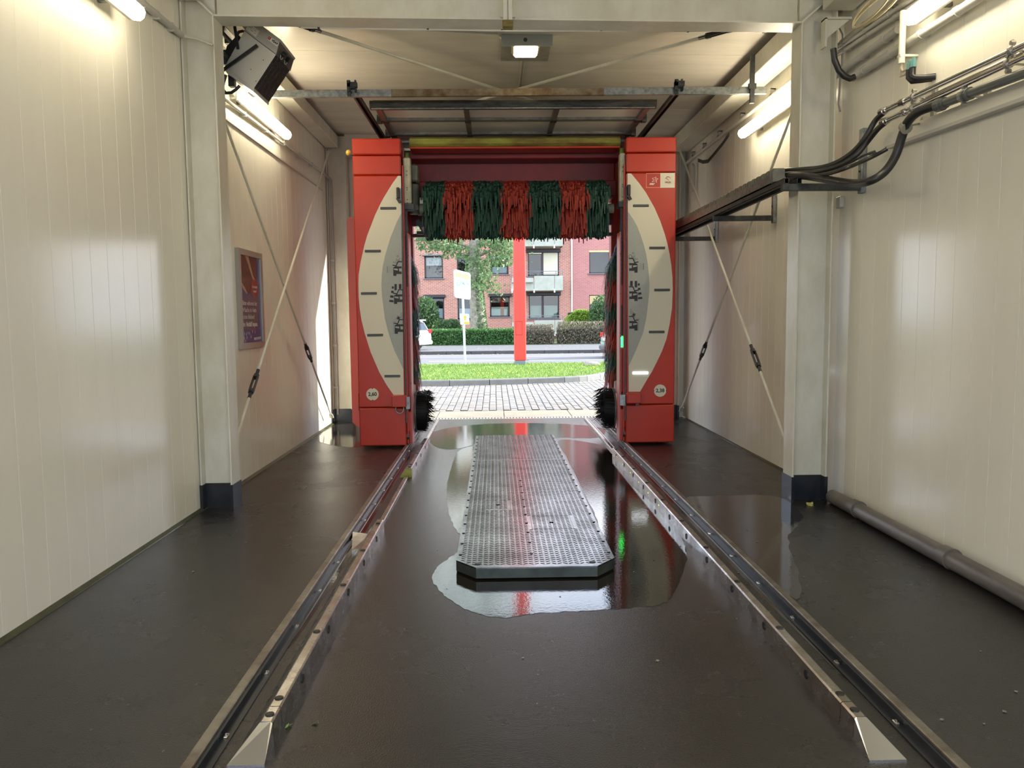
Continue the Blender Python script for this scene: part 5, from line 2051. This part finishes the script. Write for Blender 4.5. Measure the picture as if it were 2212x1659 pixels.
for k in range(22):
    f = (k + .5) / 22
    p = B3.lerp(C3, f) + n2 * .007
    m.bar(p + V((0, .02, 0)), p + V((0, HY1 - HY0 - .02, 0)), .004, .004)
for k in range(5):
    yy = (HY1 - HY0) * (k + .5) / 5
    m.bar(B3 + n2 * .010 + V((0, yy, 0)), C3 + n2 * .010 + V((0, yy, 0)), .004, .004)
part('grille_bars', m, M('grille_bar', (.02, .02, .018), .5), g_)
fx, fz = H2(*F_)
F3 = V((fx, HY0, fz))
m = MB().add([F3, B3 + n2 * .001, B3 + n2 * .001 + V((0, HY1 - HY0, 0)), F3 + V((0, HY1 - HY0, 0)), F3 + n2 * .01, B3 + n2 * .01, B3 + n2 * .01 + V((0, HY1 - HY0, 0)), F3 + n2 * .01 + V((0, HY1 - HY0, 0))],
             [(4, 5, 6, 7), (0, 1, 5, 4), (1, 2, 6, 5), (2, 3, 7, 6), (3, 0, 4, 7)])
cp_ = part('control_panel', m, darkbar, ht)
m = MB()
for f in (.25, .55):
    c = F3.lerp(B3, .5) + n2 * .03 + V((0, (HY1 - HY0) * f, 0))
    m.disc(c, n2, .024, .03, 14)
part('knob', m, blk, cp_)
m = MB()
for f in (.25, .55):
    c = F3.lerp(B3, .62) + n2 * .0135 + V((0, (HY1 - HY0) * f, 0))
    dd = (B3 - F3).normalized()
    pts = [c + dd * (.035 * math.sin(t_)) + V((0, .035 * math.cos(t_), 0)) for t_ in [i * .4 for i in range(8)]]
    m.tube(pts, .003, 4)
part('dial_print', m, M('dial_white', (.6, .6, .55), .5), cp_)
# labels
ang = math.atan2(H2(*B)[1] - H2(*A)[1], H2(*B)[0] - H2(*A)[0])
Mrot = (Matrix.Rotation(-ang, 4, 'Y') @ Matrix.Rotation(PI / 2, 4, 'X')).to_euler()


def hlabel(px0, py0, w, h, mat, nm, y=HY0 - .0055):
    x, z = H2(px0, py0)
    ca, sa = math.cos(ang), math.sin(ang)
    def q(u, v): return (x + u * ca - v * sa, z + u * sa + v * ca)
    return part(nm, MB().prism([q(-w / 2, -h / 2), q(w / 2, -h / 2), q(w / 2, h / 2), q(-w / 2, h / 2)], 'y', y, y + .003), mat, ht), q


lbw = M('label_white', (.62, .60, .50), .5)
l1, q = hlabel(590.5, 89.5, .098, .032, lbw, 'logo_label')
p_ = q(.0165, .001)
text('lettering', 'VEAB', .025, blk2, l1, (p_[0], HY0 - .0062, p_[1]), Mrot, .0006, bold=.0012)
l2, q = hlabel(582.5, 83, .022, .026, M('logo_red', (.35, .04, .04), .5), 'logo_square', HY0 - .0065)
text('lettering', 'K', .02, M('logo_pink', (.6, .3, .3), .5), l2, (q(0, 0)[0], HY0 - .0072, q(0, 0)[1]), Mrot, .0004)
l3, q = hlabel(546, 65.5, .10, .058, lbw, 'type_label')
m = MB()
for (u, v, w) in ((-.03, .018, .026), (-.028, .006, .02), (.02, .008, .012), (.0, -.008, .02), (.03, -.01, .006)):
    a_, b_ = q(u - w / 2, v), q(u + w / 2, v)
    stroke(m, [a_, b_], .003, HY0 - .0065, HY0 - .0053)
part('small_print', m, darkbar, l3)
m = MB()
for (px, py) in ((569, 130), (542, 150), (553, 175.5), (499, 120)):
    x, z = H2(px, py)
    m.disc((x, HY0 - .001, z), (0, 1, 0), .004, .004, 8)
part('screw', m, darkbar, ht)


def hb(a, b, w, y=HY0 - .02):
    p, r = aY(*a, y), aY(*b, y)
    return MB().bar(p, r, .02, w, (0, 1, 0)) if False else MB().bar(p, r, w, .012, (0, 1, 0))


part('support_arm', hb((470, 160), (556, 98), .026), blk, ht, 'long black arm across the side')
part('support_arm', hb((506, 47), (514, 106), .022), blk, ht)
part('fan_motor', MB().prism([H2(*p) for p in ((488, 98), (512, 72), (520, 80), (492, 125), (483, 118))], 'y', HY0 + .02, HY0 + .3), blk, ht)
part('terminal_box', MB().bbox(aY(474, 120, HY0).x, aY(486, 120, HY0).x, HY0 + .05, HY0 + .16, aY(480, 134, HY0).z, aY(480, 102, HY0).z, .006), M('teal_box', (.03, .06, .07), .4), ht)
q = [aY(*p, HY0 + .1) for p in ((512, 76), (516, 69), (524, 67), (530, 70))]
part('cable', MB().tube(q, .012, 8), blk, ht, smooth=True)
q = [aY(*p, HY0 + .05) for p in ((488, 162), (483, 178), (481, 192), (488, 201), (500, 200), (510, 193), (518, 185))]
part('cable', MB().tube(q, .013, 8), blk, ht, 'looping black cable', smooth=True)
part('thermostat', MB().bbox(aY(494, 170, HY0 + .12).x, aY(507, 170, HY0 + .12).x, HY0 + .1, HY0 + .16, aY(500, 186, HY0 + .1).z, aY(500, 160, HY0 + .1).z, .004), darkbar, ht)
# mounting frame on the column
t = thing('heater_bracket', 'dark steel bracket frame holding the heater beside the left column', 'bracket', (-2.1, 6.5, 3.2))
m = MB()
p = aY(468, 170, 6.45)
m.box(p.x - .02, p.x + .012, 6.40, 6.5, aY(468, 165, 6.45).z, 4.0)
m.box(aY(487, 100, 6.9).x, aY(499, 100, 6.9).x, 6.88, 6.95, aY(490, 95, 6.9).z, 4.0)
m.bar((p.x, 6.45, aY(468, 125, 6.45).z), aY(485, 45, 6.5), .02)
m.bar(aY(473, 62, 6.7), aY(500, 92, 6.75), .035, .02)
m.bar((p.x, 6.45, aY(468, 105, 6.45).z), (p.x + .06, 6.9, aY(468, 105, 6.45).z), .02)
m.bar((p.x, 6.45, aY(468, 160, 6.45).z), aY(474, 158, HY0 - .02), .03)
part('frame', m, darkbar, t)

# ================================================================== CONDUITS
# left wall: conduit from the near lamp to the column, cable over the column
t = thing('wall_conduit', 'grey conduit on the left wall running to the near left column', 'conduit', (-2.3, 4.5, 3.2))
q0, q1 = aX(300, 0, -2.31), aX(392, 76, -2.31)
part('conduit', MB().tube([q0 + (q0 - q1) * 1.2, q1], .024, 10), conduit, t, smooth=True)
m = MB()
for f in (.1, .4, .75):
    c = q0.lerp(q1, f)
    m.box(-2.34, -2.295, c.y - .012, c.y + .012, c.z - .03, c.z + .03)
part('clip', m, conduit, t)
q = [q1, aY(400, 79, 6.08), aY(425, 83, 6.06), aY(447, 92, 6.06), aY(456, 97, 6.08), aY(470, 99, 6.3)]
solo('white_cable', MB().tube(q, .011, 6), M('cable_white', (.55, .53, .44), .4), 'pale cable crossing the near left column to the heater', 'cable', smooth=True)
# long conduit under the left tube light
t = thing('wall_conduit', 'pale conduit under the left tube light running to the exit corner', 'conduit', (-2.3, 9, 3.2))
q0, q1 = aX(474, 205, -2.30), aX(710, 383, -2.30)
part('conduit', MB().tube([q0, q1, q1 + V((.02, .05, -.03)), q1 + V((.02, .06, -.2)), (q1.x + .02, q1.y + .06, .12)], .016, 8), conduit, t, smooth=True)
m = MB()
for k in range(7):
    c = q0.lerp(q1, k / 6.5)
    m.box(-2.34, -2.285, c.y - .01, c.y + .01, c.z - .024, c.z + .024)
for z in (2.3, 1.7, 1.1, .5):
    m.box(-2.34, -2.26, q1.y + .04, q1.y + .08, z, z + .03)
part('clip', m, conduit, t)
# thin raised strip on the wall below left light
q0, q1 = aX(480, 212, -2.32), aX(640, 312, -2.32)
solo('wall_strip', MB().box(-2.34, -2.322, 6.4, 10.9, 3.235, 3.25), conduit, 'thin pale strip on the left wall under the tube light', 'trunking')

# right wall upper conduits


def line(nm, lab, a, b, x, r, mat, cat='pipe', clips=0, cap=None):
    p0, p1 = aX(*a, x), aX(*b, x)
    t = thing(nm, lab, cat, tuple((p0 + p1) / 2))
    part('pipe', MB().tube([p0, p1], r, 12), mat, t, smooth=True)
    if clips:
        m = MB()
        for k in range(clips):
            c = p0.lerp(p1, (k + .5) / clips)
            m.box(c.x, XR, c.y - .012, c.y + .012, c.z - r * .5, c.z + r * .5)
            m.tube([(c.x, c.y - .012, c.z), (c.x, c.y + .012, c.z)], r * 1.2, 10)
        part('clip', m, mat, t)
    return p0, p1


line('wall_conduit', 'topmost conduit on the right wall just under the box rail', (2010, -60), (1800, 108), 2.70, .022, M('brown_conduit', (.30, .28, .22), .5), 'conduit', 4)
line('wall_conduit', 'upper of two thin conduits above the right tube light', (2010, -30), (1802, 112), 2.71, .016, conduit, 'conduit', 4)
line('wall_conduit', 'lower of two thin conduits above the right tube light', (2030, -25), (1803, 122), 2.71, .016, conduit, 'conduit', 4)
line('wall_conduit', 'thick conduit ending beside the white drop pipe', (1940, 64), (1797, 170), 2.71, .026, conduit, 'conduit', 3)
line('wall_conduit', 'long thick conduit running under the right tube light to the black hose end', (2212, -66), (1842, 168), 2.71, .028, conduit, 'conduit', 5)
q = [aY(*p, 5.75) for p in ((1800, 105), (1803, 130), (1812, 152), (1824, 165), (1836, 170), (1846, 166))]
solo('black_hose_end', MB().tube(q, .022, 10), hosem, 'short black hose curving from the column into the thick conduit', 'hose', smooth=True)
q = [aX(*p, 2.73) for p in ((1810, 55), (1820, 75), (1819, 130), (1814, 190), (1811, 225), (1815, 240))]
solo('hanging_cable', MB().tube(q, .008, 6), conduit, 'thin grey cable hanging down beside the right column', 'cable', smooth=True)
# coiled pale cable at the top right
q = []
for k in range(40):
    t_ = k / 39 * 2 * PI * 2.3
    c = aX(1905, 2, 2.45)
    q.append(c + V((.03 * math.sin(t_ * .5), .30 * math.cos(t_) + .1, .06 * math.sin(t_) - .01 * k / 39)))
solo('cable_coil', MB().tube(q, .007, 6), M('cable_yellowish', (.50, .44, .26), .45), 'loose loops of yellowish cable at the top right', 'cable', smooth=True)
# bracket of rail at column top right
solo('rail_bracket', MB().box(2.50, 2.70, 6.02, 6.1, 3.70, 3.715).box(2.50, 2.515, 6.02, 6.1, 3.5, 3.71).prism([(2.515, 3.56), (2.69, 3.70), (2.515, 3.70)], 'y', 6.04, 6.05), steelp, 'welded cream bracket beside the head of the right column', 'bracket')
# white drop pipe with teal fittings
t = thing('drop_pipe', 'white vertical pipe with teal fittings and black elbows on the right wall', 'pipe', tuple(aX(1940, 150, 2.66)))
a, b = aX(1951, 24, 2.66), aX(1938, 143, 2.66)
part('white_pipe', MB().tube([a, (a.x, a.y, b.z)], .021, 12), M('pipe_ivory', (.70, .69, .56), .35), t, smooth=True)
part('pipe_clip', MB().box(a.x - .02, XR, a.y - .02, a.y + .02, a.z - .29, a.z - .275), M('pipe_ivory', (1, 1, 1)), t)
e_ = V((a.x, a.y, b.z))
y_, z_ = e_.y, e_.z
part('thin_tube', MB().tube([e_, (e_.x, y_, z_ - .03), (e_.x, y_ - .02, z_ - .055), (e_.x, y_ - .12, z_ - .06)], .008, 6).tube([e_, (e_.x, y_ + .01, z_ - .08), (e_.x, y_ - .05, z_ - .085), (e_.x, y_ - .09, z_ - .08)], .007, 6), M('tube_tan', (.40, .36, .25), .4), t, smooth=True)
m = MB()
for dy, dz in ((-.10, -.035), (-.15, -.03)):
    m.tube([(e_.x, y_ + dy, z_ + dz - .04), (e_.x, y_ + dy, z_ + dz + .0)], .019, 6).tube([(e_.x, y_ + dy, z_ + dz + .0), (e_.x, y_ + dy, z_ + dz + .02)], .013, 6)
part('teal_fitting', m, teal, t, 'teal plastic fittings')
m = MB()
for dy, dd in ((-.10, 0), (-.14, .02)):
    m.tube([(e_.x, y_ + dy, z_ - .07), (e_.x, y_ + dy, z_ - .12), (e_.x + .01, y_ + dy - .02, z_ - .145 + dd * .3), (e_.x + .05, y_ + dy - .06, z_ - .15), (XR, y_ + dy - .09, z_ - .15)], .02, 10)
part('black_elbow', m, blk, t, 'black elbows entering the wall', smooth=True)

# steel pipes on the right wall with clamps, feeding hoses


def steel_run(a, b, x, r, mat, lab):
    p0, p1 = aX(*a, x), aX(*b, x)
    p0b = p1 + (p0 - p1) * 1.6
    t = thing('steel_pipe', lab, 'pipe', tuple((p0 + p1) / 2))
    part('pipe', MB().tube([p0b, p1], r, 14), mat, t, smooth=True)
    d = (p0 - p1).normalized()
    m = MB()
    for (f, rr, l) in ((0, 1.5, .05), (.05, 1.25, .03), (.26, 1.35, .03), (.30, 1.35, .02)):
        c = p1 + d * f
        m.tube([c, c + d * l], r * rr, 12)
    part('coupling', m, mat, t, smooth=False)
    return t, p0, p1, d


t1, a1, e1, d1 = steel_run((2212, 97), (1903, 243), 2.62, .017, steelpipe, 'upper stainless pipe on the right wall')
t2, a2, e2, d2 = steel_run((2212, 122), (1906, 265), 2.62, .017, steelpipe, 'second stainless pipe on the right wall')
gp_ = M('pipe_dark_grey', (.13, .14, .125), .35, .3, var=.2)
t3, a3, e3, d3 = steel_run((2212, 158), (2026, 228), 2.62, .026, gp_, 'thick dark grey pipe on the right wall joined to the fat hose')
t4 = thing('steel_pipe', 'thin stainless pipe just above the second stainless pipe', 'pipe', tuple(a2))
q0, q1 = aX(2212, 112, 2.68), aX(1990, 218, 2.68)
part('pipe', MB().tube([q1 + (q0 - q1) * 1.6, q1], .010, 10), steelpipe, t4, smooth=True)


def clamp(t, c, d, r):
    m = MB()
    m.tube([c - d * .012, c + d * .012], r * 1.45, 12)
    m.tube([c + V((0, 0, r)), c + V((0, 0, r + .035))], .006, 6).tube([c + V((-.012, 0, r + .02)), c + V((.012, 0, r + .02))], .012, 6)
    m.tube([c - V((0, 0, r)), c - V((0, 0, r + .03))], .006, 6).tube([c + V((-.012, 0, -r - .02)), c + V((.012, 0, -r - .02))], .012, 6)
    m.bar(c, (XR, c.y, c.z - .01), .01)
    m.box(XR - .02, XR, c.y - .02, c.y + .02, c.z - .06, c.z + .05)
    part('pipe_clamp', m, M('clamp_zinc', (.35, .34, .30), .35, .7), t)


clamp(t1, e1 + d1 * .42, d1, .017)
clamp(t1, e1 + d1 * 1.35, d1, .017)
clamp(t2, e2 + d2 * .39, d2, .017)
clamp(t2, e2 + d2 * 1.30, d2, .017)
clamp(t3, e3 + d3 * .26, d3, .026)

# light grey trunking under the pipes
p0, p1 = aX(2212, 214, 2.735), aX(1921, 318, 2.735)
t = thing('cable_duct', 'white cable duct on the wall just under the steel pipes', 'trunking', tuple((p0 + p1) / 2))
slope = (p0.z - p1.z) / (p0.y - p1.y)
m = MB()
ya2, yb2 = 2.4, p1.y
za2, zb2_ = p1.z + slope * (ya2 - p1.y), p1.z
vs_ = []
for (yy, zz) in ((ya2, za2), (yb2, zb2_)):
    vs_ += [(2.70, yy, zz - .0), (XR, yy, zz - .0), (XR, yy, zz + .085), (2.70, yy, zz + .085)]
m.add(vs_, [(0, 1, 2, 3), (7, 6, 5, 4), (0, 4, 5, 1), (1, 5, 6, 2), (2, 6, 7, 3), (3, 7, 4, 0)])
part('duct', m, M('duct_white', (.66, .64, .56), .35), t)
m = MB()
vs_ = []
for (yy, zz) in ((ya2, za2), (yb2 - .05, zb2_)):
    vs_ += [(2.69, yy, zz - .022), (XR, yy, zz - .022), (XR, yy, zz - .002), (2.69, yy, zz - .002)]
m.add(vs_, [(0, 1, 2, 3), (7, 6, 5, 4), (0, 4, 5, 1), (1, 5, 6, 2), (2, 6, 7, 3), (3, 7, 4, 0)])
part('shadow_rail', m, conduit, t)

# small switch box near the right column
c = aX(1815, 437, 2.74)
solo('junction_box', MB().bbox(2.72, XR, c.y - .04, c.y + .04, c.z - .045, c.z + .045, .006), conduit, 'small pale box on the wall right of the near right column', 'box')

# ================================================================== ENERGY CHAIN TRAY
tray = thing('cable_tray', 'galvanised tray with a ribbed energy chain running back to the gantry', 'cable tray', (2.2, 8, 2.4))
TZ = 2.50
s0, s1 = aY(1716, 402, 5.9), aY(1466, 505, 9.9)
xt = 2.08
tx0, tx1 = 2.15, 2.36
ty0, ty1 = 6.14, 10.6
m = MB().box(tx0, tx1, ty0, ty1, 2.507, 2.513).box(tx0, tx0 + .006, ty0, ty1, 2.507, 2.575).box(tx1 - .006, tx1, ty0, ty1, 2.507, 2.575)
part('channel', m, galv, tray)


def sqtube(m, xa, xb, za, zb, y0, y1, w=.004):
    return m.box(xa, xb, y0, y1, za, za + w).box(xa, xb, y0, y1, zb - w, zb).box(xa, xa + w, y0, y1, za, zb).box(xb - w, xb, y0, y1, za, zb)


part('support_beam', sqtube(MB(), 2.155, 2.19, 2.463, 2.505, 5.86, ty1), galvd, tray)
part('support_beam', sqtube(MB(), 2.25, 2.285, 2.463, 2.505, 5.86, ty1), galvd, tray)
em = MB()
y = ty0 - .04
k = 0
while y < ty1 - .05:
    em.bbox(tx0 + .004, tx0 + .10, y, y + .052, 2.515, 2.615 if k % 2 else 2.62, .006)
    y += .058
    k += 1
part('energy_chain', em, M('chain_grey', (.17, .17, .13), .5, var=.5, vs=10), tray, 'ribbed grey energy chain', kind='stuff')
for (yy, zt, lab) in ((5.87, 2.86, 'steel bracket carrying the near end of the tray, tall wall rail above it'), (7.71, 2.66, 'middle steel bracket under the tray with a short upright'), (9.73, 2.65, 'far steel bracket under the tray beside the gantry')):
    t = thing('tray_bracket', lab, 'bracket', (2.4, yy, 2.4))
    part('arm', MB().bbox(2.14 if yy < 9 else 2.1, 2.722, yy - .02, yy + .03, 2.412, 2.462, .003), galvd, t)
    part('wall_rail', MB().bbox(2.722, 2.758, yy - .03, yy + .03, 2.39, zt, .003), galv, t)
    part('bolt', MB().disc((2.72, yy, 2.55), (1, 0, 0), .008, .01, 6), blk, t)

# hoses


def hose(pts, r, lab, mat=hosem, nm='hose'):
    # Catmull-Rom through the points
    P = [V(p) for p in pts]
    out = []
    for i in range(len(P) - 1):
        p0 = P[max(i - 1, 0)]
        p1, p2 = P[i], P[i + 1]
        p3 = P[min(i + 2, len(P) - 1)]
        for k in range(8):
            t_ = k / 8
            out.append(.5 * ((2 * p1) + (p2 - p0) * t_ + (2 * p0 - 5 * p1 + 4 * p2 - p3) * t_ ** 2 + (3 * p1 - p0 - 3 * p2 + p3) * t_ ** 3))
    out.append(P[-1])
    return solo(nm, MB().tube(out, r, 10), mat, lab, 'hose', smooth=True)


def hp(seq):
    return [aX(px, py, x) for (px, py, x) in seq]


hose(hp([(1908, 244, 2.62), (1890, 262, 2.60), (1870, 296, 2.56), (1845, 326, 2.52), (1810, 350, 2.46), (1775, 362, 2.39), (1735, 366, 2.33), (1700, 368, 2.29), (1674, 373, 2.26)]), .019, 'upper black hose curving from the upper stainless pipe to the tray')
hose(hp([(1911, 266, 2.62), (1895, 280, 2.60), (1872, 308, 2.57), (1848, 336, 2.51), (1815, 357, 2.44), (1775, 369, 2.37), (1735, 374, 2.31), (1700, 376, 2.27), (1678, 379, 2.25)]), .019, 'lower black hose curving from the second stainless pipe to the tray')
hose(hp([(2028, 227, 2.62), (2008, 232, 2.60), (1982, 243, 2.57), (1962, 262, 2.56), (1950, 290, 2.56), (1935, 335, 2.54), (1912, 370, 2.48), (1880, 391, 2.40), (1845, 396, 2.42), (1805, 391, 2.37), (1765, 384, 2.32), (1735, 380, 2.29), (1705, 379, 2.28)]), .027, 'fat black hose sagging in a wide loop below the others')
hose(hp([(1916, 322, 2.70), (1890, 336, 2.62), (1860, 350, 2.52), (1825, 364, 2.38), (1785, 376, 2.34), (1740, 381, 2.30), (1700, 382, 2.28)]), .014, 'flat black cable bundle from the white duct to the tray')
hose(hp([(1895, 331, 2.66), (1870, 334, 2.6), (1840, 350, 2.5), (1805, 363, 2.42), (1770, 372, 2.36)]), .007, 'thin black cable with a metal plug above the flat bundle')
solo('cable_plug', MB().tube([aX(1878, 332, 2.62), aX(1890, 328, 2.64)], .012, 8), galv, 'small metal plug on the thin cable', 'plug')
solo('hose_bracket', MB().tube([aX(1953, 272, 2.56), aX(1959, 278, 2.56)], .036, 12).bar(aX(1958, 273, 2.58), aX(1990, 266, 2.72), .012).bar(aX(1986, 276, 2.74), aX(1998, 256, 2.74), .03), M('clamp_zinc', (1, 1, 1)), 'metal clamp holding the fat black hose off the wall', 'clamp')

# cables hanging from the conduit end on far right
t = thing('wall_conduit', 'conduit under the far right tube light running to the exit corner', 'conduit', (2.7, 9, 3.4))
p0, p1 = aX(1722, 165, 2.70), aX(1483, 352, 2.70)
part('conduit', MB().tube([p0, p1], .02, 10), conduit, t, smooth=True)
part('drop', MB().tube([aX(1497, 355, 2.71), aX(1499, 360, 2.71), aX(1498, 415, 2.71)], .02, 8), conduit, t, smooth=True)
m = MB()
for k in range(4):
    q = [aX(px, py + k * 2 - 3, 2.68) for px, py in ((1575, 290), (1560, 312), (1545, 330), (1530, 348), (1518, 350), (1508, 346))]
    m.tube(q, .006, 5)
part('loose_cables', m, darkbar, t, 'thin dark cables drooping', smooth=True)
cl = MB()
for (px, py) in ((1668, 199), (1603, 251), (1554, 289), (1521, 315), (1497, 333)):
    c = aX(px, py, 2.735)
    cl.box(2.71, XR, c.y - .03, c.y + .03, c.z - .03, c.z - .02).box(2.71, XR, c.y - .03, c.y + .03, c.z + .02, c.z + .03).box(2.71, XR, c.y - .03, c.y - .02, c.z - .03, c.z + .03)
solo('wall_clips', cl, conduit, 'row of small empty clips on the right wall above the tube light', 'clips')

# ================================================================== POSTER
pz = [aX(513, 538, -2.315), aX(563, 546, -2.315), aX(568, 752, -2.315), aX(520, 754, -2.315)]
PY_0, PY_1 = 7.18, 7.90
PZ0, PZ1 = 1.225, 2.145
pt = thing('poster', 'framed blue notice poster on the left wall', 'poster', (-2.32, 7.54, 1.225))
px_ = -2.318
fm_ = M('poster_frame', (.42, .40, .36), .35, .6)
m = MB()
w_ = .055
for poly_ in ([(PY_0, PZ0), (PY_0 + w_, PZ0 + w_), (PY_0 + w_, PZ1 - w_), (PY_0, PZ1)], [(PY_1, PZ0), (PY_1, PZ1), (PY_1 - w_, PZ1 - w_), (PY_1 - w_, PZ0 + w_)],
              [(PY_0, PZ0), (PY_1, PZ0), (PY_1 - w_, PZ0 + w_), (PY_0 + w_, PZ0 + w_)], [(PY_0, PZ1), (PY_0 + w_, PZ1 - w_), (PY_1 - w_, PZ1 - w_), (PY_1, PZ1)]):
    c_ = V((sum(p[0] for p in poly_) / 4, sum(p[1] for p in poly_) / 4))
    m.prism([tuple(V(p) + (c_ - V(p)).normalized() * .0008) for p in poly_], 'x', -2.339, px_ + .014)
part('frame', m, fm_, pt, 'silver snap frame')
y0, y1, z0, z1 = PY_0 + .05, PY_1 - .05, PZ0 + .05, PZ1 - .05
part('sheet', MB().box(-2.338, px_, y0, y1, z0, z1), M('poster_blue', (.028, .035, .16), .3), pt, 'dark blue printed sheet')


def PP(u, v): return (y0 + u * (y1 - y0), z1 - v * (z1 - z0))


def pshape(nm, pts, mat, d, lab=None):
    return part(nm, MB().prism([PP(*p) for p in pts], 'x', px_ - .001, px_ + d), mat, pt, lab)


pshape('mauve_print', [(.0, .40), (.2, .42), (.5, .38), (.85, .40), (.9, .5), (.88, .6), (.80, .7), (.78, .80), (.62, .855), (.45, .865), (.30, .84), (0, .835)], M('poster_mauve', (.11, .055, .085), .3), .0008, 'mauve patch behind the text')
pshape('light_blue_print', [(.0, .28), (.25, .33), (.8, .25), (.84, .0), (.9, 0), (.88, .5), (.6, .46), (0, .50)], M('poster_violet', (.07, .065, .16), .3), .0012)
pshape('photo_print', [(0, 0), (.82, 0), (.80, .12), (.76, .28), (.55, .36), (.45, .43), (.28, .44), (.1, .36), (0, .30)], M('poster_brown', (.15, .075, .05), .25, col2=(.05, .025, .02), vs=6), .0018, 'brown photo of a wet surface')
pshape('photo_highlight', [(.25, 0), (.42, 0), (.62, .22), (.74, .27), (.6, .26), (.4, .1)], M('poster_tan', (.40, .25, .16), .25), .0022)
pshape('photo_highlight', [(.02, .30), (.12, .33), (.32, .43), (.3, .44), (.1, .38)], MATS['poster_tan'], .0022)
cy, cz0 = PP(.68, .37)
rd = [(cy + .11 * math.cos(i * PI / 12), cz0 + .088 * math.sin(i * PI / 12)) for i in range(24)]
part('red_circle', MB().prism(rd, 'x', px_, px_ + .0028), M('poster_red', (.30, .03, .02), .4), pt)
txm = M('poster_text', (.55, .50, .50), .5)
RT = (PI / 2, 0, PI / 2)


def ptext(body, size, u, v, align='LEFT', bold=0):
    y, z = PP(u, v)
    return text('lettering', body, size, txm, pt, (px_ + .004, y, z), RT, .0005, align, bold=bold)


ptext('Im Notfall', .036, .68, .352, 'CENTER')
ptext('hupen!', .036, .68, .40, 'CENTER')
ptext('Bitte während der', .060, .05, .545)
ptext('Wäsche im Auto', .060, .05, .622)
ptext('sitzen bleiben!', .060, .05, .70)
ptext('Im Notfall hupen.', .062, .05, .785, bold=.0015)
m = MB()
for (u, v) in ((.12, .89), (.2, .895), (.28, .885), (.36, .89), (.1, .94), (.22, .935), (.42, .93), (.5, .87), (.15, .975), (.62, .88)):
    y, z = PP(u, v)
    m.prism([(y - .008, z), (y, z - .016), (y + .008, z), (y, z + .02)], 'x', px_, px_ + .001)
for (u, v, w) in ((.60, .955, .03), (.66, .955, .02), (.72, .953, .02), (.78, .952, .02), (.84, .95, .02), (.9, .95, .02)):
    y, z = PP(u, v)
    m.prism([(y - w / 2, z - .012), (y + w / 2, z - .012), (y + w / 2, z + .012), (y - w / 2, z + .012)], 'x', px_, px_ + .001)
part('logo_print', m, txm, pt, 'white drops and small logo strokes')
